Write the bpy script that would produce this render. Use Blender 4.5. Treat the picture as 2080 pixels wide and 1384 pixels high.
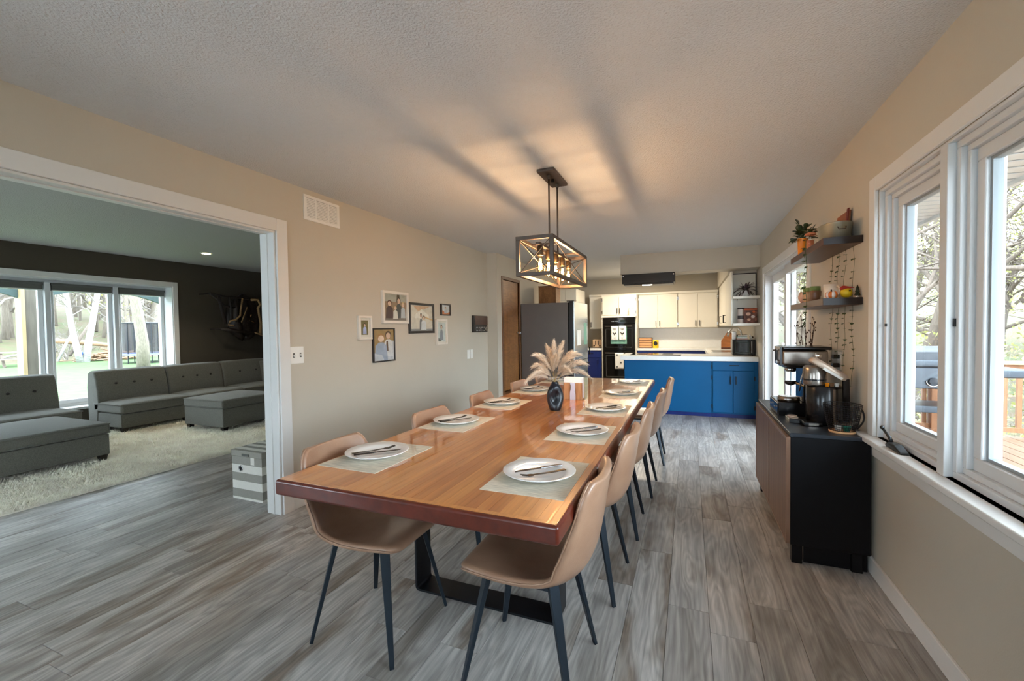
import bpy, bmesh, math, random
from mathutils import Vector, Matrix, Euler, noise
random.seed(7)
S = bpy.context.scene
for o in list(bpy.data.objects):
    bpy.data.objects.remove(o)
COL = S.collection
PI = math.pi

# ------------------------------------------------------------------ camera
cam_d = bpy.data.cameras.new('camera')
cam = bpy.data.objects.new('camera', cam_d)
COL.objects.link(cam)
cam_d.sensor_fit = 'HORIZONTAL'
cam_d.sensor_width = 36.0
cam_d.lens = 875.73 / 2080 * 36.0
cam_d.clip_start = 0.05
cam_d.clip_end = 300
yaw, pitch, roll = math.radians(22.3934), math.radians(1.536), math.radians(-0.7895)
d = Vector((-math.sin(yaw) * math.cos(pitch), math.cos(yaw) * math.cos(pitch), -math.sin(pitch)))
r = Vector((math.cos(yaw), math.sin(yaw), 0))
u = r.cross(d)
r2 = r * math.cos(roll) + u * math.sin(roll)
u2 = -r * math.sin(roll) + u * math.cos(roll)
CAM_H = 1.3338
cam.matrix_world = Matrix(((r2.x, u2.x, -d.x, 0), (r2.y, u2.y, -d.y, 0), (r2.z, u2.z, -d.z, CAM_H), (0, 0, 0, 1)))
S.camera = cam

# ------------------------------------------------------------------ world, lights, exposure
SKY_STRENGTH = 8.0
world = bpy.data.worlds.new('overcast_sky')
S.world = world
world.use_nodes = True
bg = world.node_tree.nodes['Background']
bg.inputs['Color'].default_value = (0.75, 0.875, 1.0, 1)
bg.inputs['Strength'].default_value = SKY_STRENGTH
S.view_settings.view_transform = 'Standard'
S.view_settings.look = 'None'
S.view_settings.gamma = 1.0
S.view_settings.use_curve_mapping = False
S.view_settings.exposure = 0.94


# ------------------------------------------------------------------ materials
def lin(c):
    out = []
    for v in c:
        v = v / 255.0
        out.append(v / 12.92 if v <= 0.04045 else ((v + 0.055) / 1.055) ** 2.4)
    return (out[0], out[1], out[2], 1.0)


MATS = {}


def mat(name, col, rough=0.5, metal=0.0, vary=0.0, vscale=6.0, stretch=(1, 1, 1), bump=0.0, bscale=60.0,
        coat=0.0, spec=None, emit=None, estr=0.0, sheen=0.0, col2=None, detail=4.0, objrand=0.0, bstretch=None, coatr=0.05):
    m = bpy.data.materials.new(name)
    m.use_nodes = True
    nt = m.node_tree
    b = nt.nodes['Principled BSDF']
    b.inputs['Base Color'].default_value = lin(col)
    b.inputs['Roughness'].default_value = rough
    b.inputs['Metallic'].default_value = metal
    if spec is not None:
        b.inputs['Specular IOR Level'].default_value = spec
    if coat:
        b.inputs['Coat Weight'].default_value = coat
        b.inputs['Coat Roughness'].default_value = coatr
    if sheen:
        b.inputs['Sheen Weight'].default_value = sheen
    if emit:
        b.inputs['Emission Color'].default_value = lin(emit)
        b.inputs['Emission Strength'].default_value = estr
    if vary or col2 or bump:
        tc = nt.nodes.new('ShaderNodeTexCoord')
        mp = nt.nodes.new('ShaderNodeMapping')
        mp.inputs['Scale'].default_value = stretch
        nt.links.new(tc.outputs['Object'], mp.inputs['Vector'])
        oi = nt.nodes.new('ShaderNodeObjectInfo')
        if vary or col2:
            n = nt.nodes.new('ShaderNodeTexNoise')
            n.noise_dimensions = '4D'
            n.inputs['Scale'].default_value = vscale
            n.inputs['Detail'].default_value = detail
            mw = nt.nodes.new('ShaderNodeMath')
            mw.operation = 'MULTIPLY'
            mw.inputs[1].default_value = 37.0
            nt.links.new(oi.outputs['Random'], mw.inputs[0])
            nt.links.new(mw.outputs[0], n.inputs['W'])
            nt.links.new(mp.outputs[0], n.inputs['Vector'])
            rp = nt.nodes.new('ShaderNodeValToRGB')
            rp.color_ramp.elements[0].position = 0.3
            rp.color_ramp.elements[1].position = 0.7
            if col2:
                rp.color_ramp.elements[0].color = lin(col)
                rp.color_ramp.elements[1].color = lin(col2)
            else:
                a = lin(col)
                rp.color_ramp.elements[0].color = tuple(max(0, x * (1 - vary)) for x in a[:3]) + (1,)
                rp.color_ramp.elements[1].color = tuple(min(1, x * (1 + vary)) for x in a[:3]) + (1,)
            nt.links.new(n.outputs['Fac'], rp.inputs['Fac'])
            out = rp.outputs['Color']
            if objrand:
                hs = nt.nodes.new('ShaderNodeHueSaturation')
                mr = nt.nodes.new('ShaderNodeMapRange')
                mr.inputs['To Min'].default_value = 1 - objrand
                mr.inputs['To Max'].default_value = 1 + objrand
                nt.links.new(oi.outputs['Random'], mr.inputs['Value'])
                nt.links.new(mr.outputs[0], hs.inputs['Value'])
                nt.links.new(out, hs.inputs['Color'])
                out = hs.outputs['Color']
            nt.links.new(out, b.inputs['Base Color'])
        if bump:
            n2 = nt.nodes.new('ShaderNodeTexNoise')
            n2.inputs['Scale'].default_value = bscale
            n2.inputs['Detail'].default_value = 3
            if bstretch:
                mp2 = nt.nodes.new('ShaderNodeMapping')
                mp2.inputs['Scale'].default_value = bstretch
                nt.links.new(tc.outputs['Object'], mp2.inputs['Vector'])
                nt.links.new(mp2.outputs[0], n2.inputs['Vector'])
            else:
                nt.links.new(tc.outputs['Object'], n2.inputs['Vector'])
            bm_ = nt.nodes.new('ShaderNodeBump')
            bm_.inputs['Strength'].default_value = bump
            bm_.inputs['Distance'].default_value = 0.01
            nt.links.new(n2.outputs['Fac'], bm_.inputs['Height'])
            nt.links.new(bm_.outputs[0], b.inputs['Normal'])
    MATS[name] = m
    return m


def glass_mat(name, tint=(1, 1, 1), refl=0.06, rough=0.0, opac=0.0, opcol=(255, 255, 255)):
    """clear pane: transparent with a fresnel reflection"""
    m = bpy.data.materials.new(name)
    m.use_nodes = True
    nt = m.node_tree
    nt.nodes.remove(nt.nodes['Principled BSDF'])
    out = nt.nodes['Material Output']
    t = nt.nodes.new('ShaderNodeBsdfTransparent')
    t.inputs['Color'].default_value = tint + (1,)
    g = nt.nodes.new('ShaderNodeBsdfGlossy')
    g.inputs['Roughness'].default_value = rough
    f = nt.nodes.new('ShaderNodeLayerWeight')
    f.inputs['Blend'].default_value = 0.5
    pw = nt.nodes.new('ShaderNodeMath')
    pw.operation = 'POWER'
    pw.inputs[1].default_value = 5.0
    nt.links.new(f.outputs['Facing'], pw.inputs[0])
    mu = nt.nodes.new('ShaderNodeMath')
    mu.operation = 'MULTIPLY_ADD'
    mu.inputs[1].default_value = 0.5
    mu.inputs[2].default_value = refl / 2
    mu.use_clamp = True
    nt.links.new(pw.outputs[0], mu.inputs[0])
    mx = nt.nodes.new('ShaderNodeMixShader')
    nt.links.new(mu.outputs[0], mx.inputs[0])
    nt.links.new(t.outputs[0], mx.inputs[1])
    nt.links.new(g.outputs[0], mx.inputs[2])
    last = mx
    if opac:
        df = nt.nodes.new('ShaderNodeBsdfDiffuse')
        df.inputs['Color'].default_value = lin(opcol)
        m2 = nt.nodes.new('ShaderNodeMixShader')
        m2.inputs[0].default_value = opac
        nt.links.new(mx.outputs[0], m2.inputs[1])
        nt.links.new(df.outputs[0], m2.inputs[2])
        last = m2
    nt.links.new(last.outputs[0], out.inputs['Surface'])
    MATS[name] = m
    return m


def plank_mat(name, cols, grain=(55, 2.2, 20), rough=0.35, island=True, coat=0.0, spec=0.5, cath=True, gdark=0.75, bump=0.15):
    """wood boards: each board its own tone (per object and per island), grain stretched along y"""
    m = bpy.data.materials.new(name)
    m.use_nodes = True
    nt = m.node_tree
    N = nt.nodes.new
    Lk = nt.links.new
    b = nt.nodes['Principled BSDF']
    b.inputs['Specular IOR Level'].default_value = spec
    if coat:
        b.inputs['Coat Weight'].default_value = coat
        b.inputs['Coat Roughness'].default_value = 0.02
        b.inputs['Coat IOR'].default_value = 1.85
    tc = N('ShaderNodeTexCoord')
    oi = N('ShaderNodeObjectInfo')
    ge = N('ShaderNodeNewGeometry')
    ad = N('ShaderNodeMath')
    ad.operation = 'ADD'
    Lk(oi.outputs['Random'], ad.inputs[0])
    Lk(ge.outputs['Random Per Island'], ad.inputs[1])
    fr = N('ShaderNodeMath')
    fr.operation = 'FRACT'
    Lk(ad.outputs[0], fr.inputs[0])
    w = N('ShaderNodeMath')
    w.operation = 'MULTIPLY'
    w.inputs[1].default_value = 91.0
    Lk(fr.outputs[0], w.inputs[0])
    mp = N('ShaderNodeMapping')
    mp.inputs['Scale'].default_value = grain
    Lk(tc.outputs['Object'], mp.inputs['Vector'])
    n1 = N('ShaderNodeTexNoise')
    n1.noise_dimensions = '4D'
    n1.inputs['Scale'].default_value = 1.0
    n1.inputs['Detail'].default_value = 6
    n1.inputs['Roughness'].default_value = 0.65
    n1.inputs['Distortion'].default_value = 0.6
    Lk(mp.outputs[0], n1.inputs['Vector'])
    Lk(w.outputs[0], n1.inputs['W'])
    # broad clouds along the board
    mp3 = N('ShaderNodeMapping')
    mp3.inputs['Scale'].default_value = (7, 1.6, 5)
    Lk(tc.outputs['Object'], mp3.inputs['Vector'])
    n3 = N('ShaderNodeTexNoise')
    n3.noise_dimensions = '4D'
    n3.inputs['Scale'].default_value = 1.0
    n3.inputs['Detail'].default_value = 3
    Lk(mp3.outputs[0], n3.inputs['Vector'])
    Lk(w.outputs[0], n3.inputs['W'])
    rp = N('ShaderNodeValToRGB')
    els = rp.color_ramp.elements
    els[0].position = 0.0
    els[0].color = lin(cols[0])
    els[1].position = 1.0
    els[1].color = lin(cols[-1])
    for i, c in enumerate(cols[1:-1]):
        e = els.new((i + 1) / (len(cols) - 1))
        e.color = lin(c)
    # tone = 0.55*random + 0.45*cloud
    t1 = N('ShaderNodeMath')
    t1.operation = 'MULTIPLY'
    t1.inputs[1].default_value = 0.5
    Lk(fr.outputs[0], t1.inputs[0])
    mr = N('ShaderNodeMapRange')
    mr.inputs['From Min'].default_value = 0.3
    mr.inputs['From Max'].default_value = 0.7
    mr.inputs['To Min'].default_value = 0.0
    mr.inputs['To Max'].default_value = 0.5
    Lk(n3.outputs['Fac'], mr.inputs['Value'])
    t2 = N('ShaderNodeMath')
    t2.operation = 'ADD'
    Lk(t1.outputs[0], t2.inputs[0])
    Lk(mr.outputs[0], t2.inputs[1])
    Lk(t2.outputs[0], rp.inputs['Fac'])
    gr = N('ShaderNodeMapRange')
    gr.inputs['From Min'].default_value = 0.3
    gr.inputs['From Max'].default_value = 0.7
    gr.inputs['To Min'].default_value = gdark
    gr.inputs['To Max'].default_value = 2.0 - gdark
    Lk(n1.outputs['Fac'], gr.inputs['Value'])
    mul = N('ShaderNodeMix')
    mul.data_type = 'RGBA'
    mul.blend_type = 'MULTIPLY'
    mul.inputs[0].default_value = 1.0
    Lk(rp.outputs['Color'], mul.inputs[6])
    Lk(gr.outputs[0], mul.inputs[7])
    src = mul.outputs[2]
    if cath:
        # cathedral figure: contour lines of a stretched noise
        mp4 = N('ShaderNodeMapping')
        mp4.inputs['Scale'].default_value = (9, 1.5, 6)
        Lk(tc.outputs['Object'], mp4.inputs['Vector'])
        n4 = N('ShaderNodeTexNoise')
        n4.noise_dimensions = '4D'
        n4.inputs['Scale'].default_value = 1.0
        n4.inputs['Detail'].default_value = 1.5
        Lk(mp4.outputs[0], n4.inputs['Vector'])
        Lk(w.outputs[0], n4.inputs['W'])
        m5 = N('ShaderNodeMath')
        m5.operation = 'MULTIPLY'
        m5.inputs[1].default_value = 26.0
        Lk(n4.outputs['Fac'], m5.inputs[0])
        m6 = N('ShaderNodeMath')
        m6.operation = 'PINGPONG'
        m6.inputs[1].default_value = 1.0
        Lk(m5.outputs[0], m6.inputs[0])
        g2 = N('ShaderNodeMapRange')
        g2.inputs['To Min'].default_value = 0.80
        g2.inputs['To Max'].default_value = 1.1
        Lk(m6.outputs[0], g2.inputs['Value'])
        mul2 = N('ShaderNodeMix')
        mul2.data_type = 'RGBA'
        mul2.blend_type = 'MULTIPLY'
        mul2.inputs[0].default_value = 1.0
        Lk(src, mul2.inputs[6])
        Lk(g2.outputs[0], mul2.inputs[7])
        src = mul2.outputs[2]
    Lk(src, b.inputs['Base Color'])
    b.inputs['Roughness'].default_value = rough
    if bump:
        bp = N('ShaderNodeBump')
        bp.inputs['Strength'].default_value = bump
        bp.inputs['Distance'].default_value = 0.002
        Lk(n1.outputs['Fac'], bp.inputs['Height'])
        Lk(bp.outputs[0], b.inputs['Normal'])
    MATS[name] = m
    return m


M = MATS
mat('wall_paint', (199, 190, 174), 0.75, vary=0.02, vscale=2, bump=0.06, bscale=180)
mat('ceiling_paint', (218, 219, 219), 0.9, bump=0.8, bscale=105)
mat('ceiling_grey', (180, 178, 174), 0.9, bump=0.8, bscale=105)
mat('dark_wall', (74, 66, 54), 0.8, vary=0.05, vscale=3, bump=0.05, bscale=150)
mat('trim_white', (226, 224, 220), 0.4, vary=0.01)
mat('window_white', (216, 217, 217), 0.35, vary=0.01)
mat('bead_grey', (150, 158, 162), 0.5, vary=0.03)
glass_mat('pane', (0.97, 0.985, 0.98), 0.05)
glass_mat('bulb_glass', (1.0, 0.93, 0.82), 0.05)
glass_mat('jar_glass', (0.95, 0.97, 0.97), 0.06)
plank_mat('floor_plank', [(100, 92, 86), (136, 130, 124), (160, 155, 150), (178, 174, 169), (124, 112, 101), (166, 161, 156)], rough=0.34, gdark=0.66, bump=0.12)
mat('subfloor', (60, 55, 50), 0.9, vary=0.1)
plank_mat('table_strip', [(166, 92, 40), (192, 118, 56), (208, 138, 72), (178, 104, 46), (200, 128, 64)], grain=(70, 1.6, 30), rough=0.3, coat=1.0, cath=False, gdark=0.80, bump=0.0)
mat('table_edge', (92, 32, 16), 0.35, vary=0.3, vscale=5, stretch=(6, 1, 6), coat=0.4, coatr=0.05)
mat('black_steel', (20, 24, 30), 0.45, metal=0.3, vary=0.1, vscale=20)
mat('leg_steel', (38, 48, 58), 0.42, metal=0.5, vary=0.08, vscale=30)
mat('leather', (174, 138, 112), 0.36, vary=0.1, vscale=7, bump=0.1, bscale=220, col2=(154, 116, 92), coat=0.4, coatr=0.22)
mat('porcelain', (238, 238, 236), 0.12, vary=0.01, vscale=3, coat=0.6)
mat('placemat_weave', (212, 203, 184), 0.8, vary=0.28, vscale=1.0, stretch=(14, 260, 10), bump=0.5, bscale=1.0, bstretch=(60, 500, 10), detail=2)
mat('cutlery', (84, 80, 78), 0.22, metal=1.0, vary=0.1, vscale=20)
mat('vase_black', (22, 26, 34), 0.28, vary=0.1, vscale=8)
mat('pampas', (236, 218, 194), 0.9, vary=0.15, vscale=14)
mat('stem_tan', (176, 150, 104), 0.8, vary=0.2, vscale=20)
mat('napkin_white', (244, 242, 238), 0.85, vary=0.02, vscale=10)
mat('resin_wood', (150, 98, 62), 0.35, vary=0.3, vscale=4, stretch=(10, 10, 1.5), col2=(196, 146, 100))
mat('resin_pale', (206, 206, 222), 0.2, vary=0.1, vscale=12)
mat('bronze', (98, 86, 78), 0.5, metal=0.7, vary=0.1, vscale=18)
mat('brass_socket', (96, 78, 56), 0.45, metal=0.8, vary=0.1, vscale=15)
mat('filament', (255, 190, 90), 0.4, emit=(255, 178, 74), estr=85.0, vary=0.01)
mat('frame_white', (228, 220, 208), 0.55, vary=0.03, vscale=9)
mat('frame_black', (34, 30, 28), 0.4, vary=0.1, vscale=15)
mat('plastic_white', (240, 238, 232), 0.35, vary=0.01)
mat('plastic_dark', (40, 38, 36), 0.4, vary=0.1)
mat('intercom_wood', (74, 46, 36), 0.4, vary=0.25, vscale=8, stretch=(1, 1, 10))
mat('silver', (190, 190, 190), 0.25, metal=1.0, vary=0.03)
mat('chrome', (205, 202, 198), 0.14, metal=1.0, vary=0.02)
mat('void_dark', (12, 12, 12), 0.9, vary=0.05)
mat('sofa_fabric', (112, 110, 100), 0.95, vary=0.22, vscale=160, bump=0.35, bscale=420, sheen=0.2, col2=(84, 83, 75))
mat('sofa_foot', (26, 20, 16), 0.4, vary=0.15)
mat('rug_wool', (248, 240, 224), 0.95, vary=0.12, vscale=5)
mat('bin_fabric', (150, 146, 136), 0.9, vary=0.05, vscale=80)
mat('bin_white', (222, 218, 208), 0.9, vary=0.04, vscale=80)
mat('blind_grey', (92, 92, 88), 0.7, vary=0.1, stretch=(1, 1, 30), vscale=8)
mat('old_wood', (36, 26, 20), 0.6, vary=0.3, vscale=12)
mat('old_leather', (32, 22, 17), 0.45, vary=0.4, vscale=14, bump=0.5, bscale=30)
mat('pale_strap', (150, 116, 76), 0.6, vary=0.3, vscale=16)
mat('cab_blue', (0, 84, 134), 0.5, spec=0.25, vary=0.06, vscale=3, bump=0.04, bscale=90)
mat('cab_navy', (10, 34, 104), 0.38, vary=0.08, vscale=3)
mat('cab_white', (232, 226, 212), 0.4, vary=0.02, vscale=3)
mat('counter_white', (240, 240, 238), 0.25, vary=0.02, vscale=30)
mat('handle_black', (20, 18, 18), 0.5, spec=0.3, vary=0.1)
plank_mat('door_wood', [(112, 70, 36), (136, 90, 48), (156, 106, 60), (124, 78, 40)], grain=(8, 40, 1.2), rough=0.35, gdark=0.7, bump=0.05)
mat('door_frame_wood', (104, 66, 36), 0.4, vary=0.3, vscale=3, stretch=(8, 8, 1))
mat('fridge_grey', (112, 106, 102), 0.38, metal=0.35, vary=0.04, vscale=6)
mat('fridge_front', (196, 208, 212), 0.22, metal=0.75, vary=0.03, vscale=4, stretch=(30, 1, 1))
mat('fridge_dark', (34, 36, 38), 0.4, vary=0.1)
mat('oven_black', (14, 13, 12), 0.12, vary=0.1, coat=0.6)
mat('hood_dark', (30, 26, 22), 0.35, vary=0.1, metal=0.3)
mat('hood_lamp', (255, 250, 235), 0.4, emit=(255, 248, 230), estr=6.0, vary=0.01)
mat('towel_white', (236, 234, 228), 0.9, vary=0.03, vscale=40, bump=0.2, bscale=200)
mat('print_black', (28, 28, 30), 0.8, vary=0.1)
mat('print_mint', (120, 168, 150), 0.85, vary=0.05)
mat('toaster_tan', (206, 172, 138), 0.3, metal=0.3, vary=0.05)
mat('board_wood', (170, 104, 48), 0.45, vary=0.3, vscale=3, stretch=(2, 2, 14))
mat('board_dark', (86, 44, 24), 0.45, vary=0.2, vscale=5)
mat('oak_light', (200, 150, 104), 0.5, vary=0.2, vscale=5, stretch=(1, 8, 8))
mat('book_red', (150, 44, 28), 0.6, vary=0.2)
mat('book_orange', (206, 96, 40), 0.6, vary=0.1)
mat('book_dark', (52, 26, 20), 0.6, vary=0.3, vscale=30, col2=(150, 96, 80))
mat('leaf_dark', (42, 62, 34), 0.4, vary=0.3, vscale=9)
mat('leaf_purple', (52, 52, 44), 0.4, vary=0.35, vscale=12, col2=(92, 66, 80))
mat('leaf_ivy', (66, 88, 54), 0.6, vary=0.3, vscale=30)
mat('leaf_spring', (158, 158, 92), 0.8, vary=0.2, vscale=3, col2=(138, 142, 80))
mat('sideboard_black', (8, 9, 13), 0.5, spec=0.2, vary=0.25, vscale=3, stretch=(14, 14, 1))
mat('sideboard_top', (34, 40, 48), 0.35, vary=0.15, vscale=3, stretch=(10, 1, 1))
plank_mat('ribbed_wood', [(112, 82, 64), (124, 92, 72), (132, 98, 78)], grain=(20, 60, 2), rough=0.45, cath=False, gdark=0.85, bump=0.0)
mat('shelf_wood', (86, 54, 42), 0.4, vary=0.2, vscale=3, stretch=(6, 1, 6))
mat('shelf_end', (30, 16, 14), 0.4, vary=0.2, vscale=3)
mat('pot_orange', (232, 138, 26), 0.25, vary=0.06, coat=0.5)
mat('terracotta', (206, 124, 84), 0.7, vary=0.1)
mat('galvanised', (150, 146, 128), 0.45, metal=0.6, vary=0.3, vscale=6)
mat('sign_wood', (150, 84, 44), 0.6, vary=0.2, vscale=5)
mat('sign_red', (110, 30, 22), 0.6, vary=0.1)
mat('mug_cream', (228, 214, 196), 0.3, vary=0.03, coat=0.3)
mat('mug_tan', (190, 150, 110), 0.4, vary=0.15)
mat('mug_green', (124, 146, 82), 0.4, vary=0.15)
mat('mug_brown', (120, 84, 60), 0.35, vary=0.2)
mat('hen_pink', (226, 182, 156), 0.5, vary=0.05)
mat('comb_red', (176, 40, 30), 0.5, vary=0.1)
mat('beak_orange', (232, 96, 30), 0.5, vary=0.05)
mat('bird_yellow', (226, 190, 30), 0.4, vary=0.05)
mat('pumpkin_white', (222, 206, 196), 0.4, vary=0.05)
mat('pumpkin_orange', (206, 110, 40), 0.4, vary=0.2)
mat('pine_green', (34, 44, 32), 0.8, vary=0.2)
mat('twig', (64, 42, 30), 0.8, vary=0.3, vscale=20)
mat('machine_black', (16, 16, 19), 0.22, vary=0.1)
mat('machine_steel', (150, 142, 134), 0.25, metal=0.9, vary=0.08, vscale=5, stretch=(1, 1, 6))
mat('lid_beige', (196, 176, 156), 0.35, metal=0.3, vary=0.04)
mat('pod_teal', (20, 110, 92), 0.3, vary=0.1)
mat('pod_white', (226, 222, 214), 0.4, vary=0.03)
mat('pod_brown', (120, 86, 60), 0.4, vary=0.1)
mat('wire_black', (26, 26, 30), 0.4, metal=0.6, vary=0.05)
mat('crank_metal', (70, 72, 74), 0.35, metal=0.9, vary=0.1)
plank_mat('deck_board', [(112, 82, 60), (122, 90, 66), (104, 76, 55)], grain=(40, 2, 20), rough=0.6, cath=False, gdark=0.86)
mat('rail_wood', (140, 96, 64), 0.7, vary=0.2, vscale=4, stretch=(8, 8, 1))
mat('soffit_white', (190, 192, 193), 0.6, vary=0.02)
mat('grill_grey', (62, 68, 74), 0.35, metal=0.5, vary=0.05)
mat('grill_dark', (30, 33, 38), 0.4, metal=0.4, vary=0.1)
mat('badge_red', (190, 70, 60), 0.4, vary=0.05)
mat('bark', (98, 86, 76), 0.9, vary=0.3, vscale=6, stretch=(6, 6, 1), bump=0.5, bscale=30)
mat('bark_pale', (124, 114, 102), 0.9, vary=0.25, vscale=5, stretch=(5, 5, 1), bump=0.4, bscale=20)
mat('birch_bark', (196, 196, 192), 0.8, vary=0.3, vscale=5, stretch=(1, 1, 7), col2=(120, 114, 108))
mat('twig_grey', (128, 120, 112), 0.9, vary=0.2, vscale=2)
mat('grass', (62, 86, 38), 0.95, vary=0.25, vscale=3, detail=6)
mat('leaf_litter', (104, 84, 68), 0.95, vary=0.35, vscale=1.5, col2=(84, 94, 58), detail=8)
mat('post_pale', (172, 150, 112), 0.75, vary=0.12, vscale=3, stretch=(8, 8, 1))
mat('post_grey', (98, 91, 80), 0.8, vary=0.25, vscale=3, stretch=(8, 8, 1))
mat('valance', (66, 82, 80), 0.8, vary=0.05)
mat('tramp_net', (84, 84, 88), 0.9, vary=0.1)
mat('tramp_blue', (110, 120, 190), 0.6, vary=0.1)
mat('log_wood', (150, 120, 94), 0.9, vary=0.3, vscale=8)
mat('tarp_blue', (40, 100, 220), 0.6, vary=0.1)
mat('lamp_disc', (255, 240, 220), 0.5, emit=(255, 236, 205), estr=14.0, vary=0.01)


# ------------------------------------------------------------------ mesh builder
ORI = {}


class MB:
    def __init__(s):
        s.v = []
        s.f = []
        s.mi = []
        s.cur = 0

    def add(s, vs, fs):
        n = len(s.v)
        s.v += [tuple(p) for p in vs]
        for f in fs:
            s.f.append(tuple(n + i for i in f))
            s.mi.append(s.cur)
        return s

    def m(s, i):
        s.cur = i
        return s

    def box(s, x0, x1, y0, y1, z0, z1):
        vs = [(x0, y0, z0), (x1, y0, z0), (x1, y1, z0), (x0, y1, z0), (x0, y0, z1), (x1, y0, z1), (x1, y1, z1), (x0, y1, z1)]
        return s.add(vs, [(0, 3, 2, 1), (4, 5, 6, 7), (0, 1, 5, 4), (1, 2, 6, 5), (2, 3, 7, 6), (3, 0, 4, 7)])

    def obox(s, c, ax, ay, az):
        """box from centre and three half-axis vectors"""
        c, ax, ay, az = Vector(c), Vector(ax), Vector(ay), Vector(az)
        vs = [c + sx * ax + sy * ay + sz * az for sz in (-1, 1) for sx, sy in ((-1, -1), (1, -1), (1, 1), (-1, 1))]
        return s.add(vs, [(0, 3, 2, 1), (4, 5, 6, 7), (0, 1, 5, 4), (1, 2, 6, 5), (2, 3, 7, 6), (3, 0, 4, 7)])

    def bar(s, a, b, w, h=None, up=(0, 0, 1), w2=None, h2=None):
        """tapering rectangular bar from a to b"""
        a, b = Vector(a), Vector(b)
        h = w if h is None else h
        w2 = w if w2 is None else w2
        h2 = h if h2 is None else h2
        t = (b - a).normalized()
        up = Vector(up)
        if abs(t.dot(up)) > 0.98:
            up = Vector((1, 0, 0))
        sx = t.cross(up).normalized()
        sy = sx.cross(t).normalized()
        vs = []
        for p, ww, hh in ((a, w, h), (b, w2, h2)):
            for i, j in ((-1, -1), (1, -1), (1, 1), (-1, 1)):
                vs.append(p + sx * i * ww / 2 + sy * j * hh / 2)
        return s.add(vs, [(0, 3, 2, 1), (4, 5, 6, 7), (0, 1, 5, 4), (1, 2, 6, 5), (2, 3, 7, 6), (3, 0, 4, 7)])

    def tube(s, pts, rad, n=8, caps=True):
        pts = [Vector(p) for p in pts]
        k = len(pts)
        if not isinstance(rad, (list, tuple)):
            rad = [rad] * k
        prev = None
        vs = []
        for i, p in enumerate(pts):
            t = (pts[min(i + 1, k - 1)] - pts[max(i - 1, 0)])
            if t.length < 1e-9:
                t = Vector((0, 0, 1))
            t.normalize()
            if prev is None:
                a = Vector((0, 0, 1)) if abs(t.z) < 0.9 else Vector((1, 0, 0))
                sx = t.cross(a).normalized()
            else:
                sx = (prev - t * prev.dot(t))
                sx = sx.normalized() if sx.length > 1e-6 else t.orthogonal().normalized()
            prev = sx
            sy = t.cross(sx)
            for j in range(n):
                an = 2 * PI * j / n
                vs.append(p + (sx * math.cos(an) + sy * math.sin(an)) * rad[i])
        fs = []
        for i in range(k - 1):
            for j in range(n):
                fs.append((i * n + j, i * n + (j + 1) % n, (i + 1) * n + (j + 1) % n, (i + 1) * n + j))
        if caps:
            fs.append(tuple(range(n - 1, -1, -1)))
            fs.append(tuple((k - 1) * n + j for j in range(n)))
        return s.add(vs, fs)

    def lathe(s, prof, c=(0, 0, 0), n=24, sx=1, sy=1, rot=0):
        """prof: list of (r, z)"""
        vs = []
        for rr, z in prof:
            for j in range(n):
                an = 2 * PI * j / n + rot
                vs.append((c[0] + rr * sx * math.cos(an), c[1] + rr * sy * math.sin(an), c[2] + z))
        fs = []
        for i in range(len(prof) - 1):
            for j in range(n):
                fs.append((i * n + j, i * n + (j + 1) % n, (i + 1) * n + (j + 1) % n, (i + 1) * n + j))
        if prof[0][0] > 1e-6:
            fs.append(tuple(range(n - 1, -1, -1)))
        if prof[-1][0] > 1e-6:
            fs.append(tuple((len(prof) - 1) * n + j for j in range(n)))
        return s.add(vs, fs)

    def ball(s, c, rx, ry=None, rz=None, n=12, k=8):
        ry = rx if ry is None else ry
        rz = rx if rz is None else rz
        vs = [(c[0], c[1], c[2] - rz)]
        for i in range(1, k):
            a = -PI / 2 + PI * i / k
            for j in range(n):
                b = 2 * PI * j / n
                vs.append((c[0] + rx * math.cos(a) * math.cos(b), c[1] + ry * math.cos(a) * math.sin(b), c[2] + rz * math.sin(a)))
        vs.append((c[0], c[1], c[2] + rz))
        fs = [(0, 1 + (j + 1) % n, 1 + j) for j in range(n)]
        for i in range(k - 2):
            for j in range(n):
                fs.append((1 + i * n + j, 1 + i * n + (j + 1) % n, 1 + (i + 1) * n + (j + 1) % n, 1 + (i + 1) * n + j))
        t = len(vs) - 1
        o = 1 + (k - 2) * n
        fs += [(o + j, o + (j + 1) % n, t) for j in range(n)]
        return s.add(vs, fs)

    def prism(s, poly, axis, a, b):
        """extrude a 2D polygon; axis 'x': poly=(y,z); 'y': (x,z); 'z': (x,y)"""
        def P(p, t):
            return {'x': (t, p[0], p[1]), 'y': (p[0], t, p[1]), 'z': (p[0], p[1], t)}[axis]
        n = len(poly)
        vs = [P(p, a) for p in poly] + [P(p, b) for p in poly]
        fs = [tuple(range(n - 1, -1, -1)), tuple(range(n, 2 * n))]
        for i in range(n):
            fs.append((i, (i + 1) % n, n + (i + 1) % n, n + i))
        return s.add(vs, fs)

    def ring(s, axis, t0, t1, a0, a1, b0, b1, w, wb=None):
        """rectangular frame (four mitre-free bars) in the plane normal to axis; outer a0..a1, b0..b1, width w"""
        wb = w if wb is None else wb
        for (p0, p1, q0, q1) in ((a0, a1, b0, b0 + wb), (a0, a1, b1 - wb, b1), (a0, a0 + w, b0 + wb, b1 - wb), (a1 - w, a1, b0 + wb, b1 - wb)):
            if axis == 'x':
                s.box(t0, t1, p0, p1, q0, q1)
            elif axis == 'y':
                s.box(p0, p1, t0, t1, q0, q1)
            else:
                s.box(p0, p1, q0, q1, t0, t1)
        return s

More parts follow.
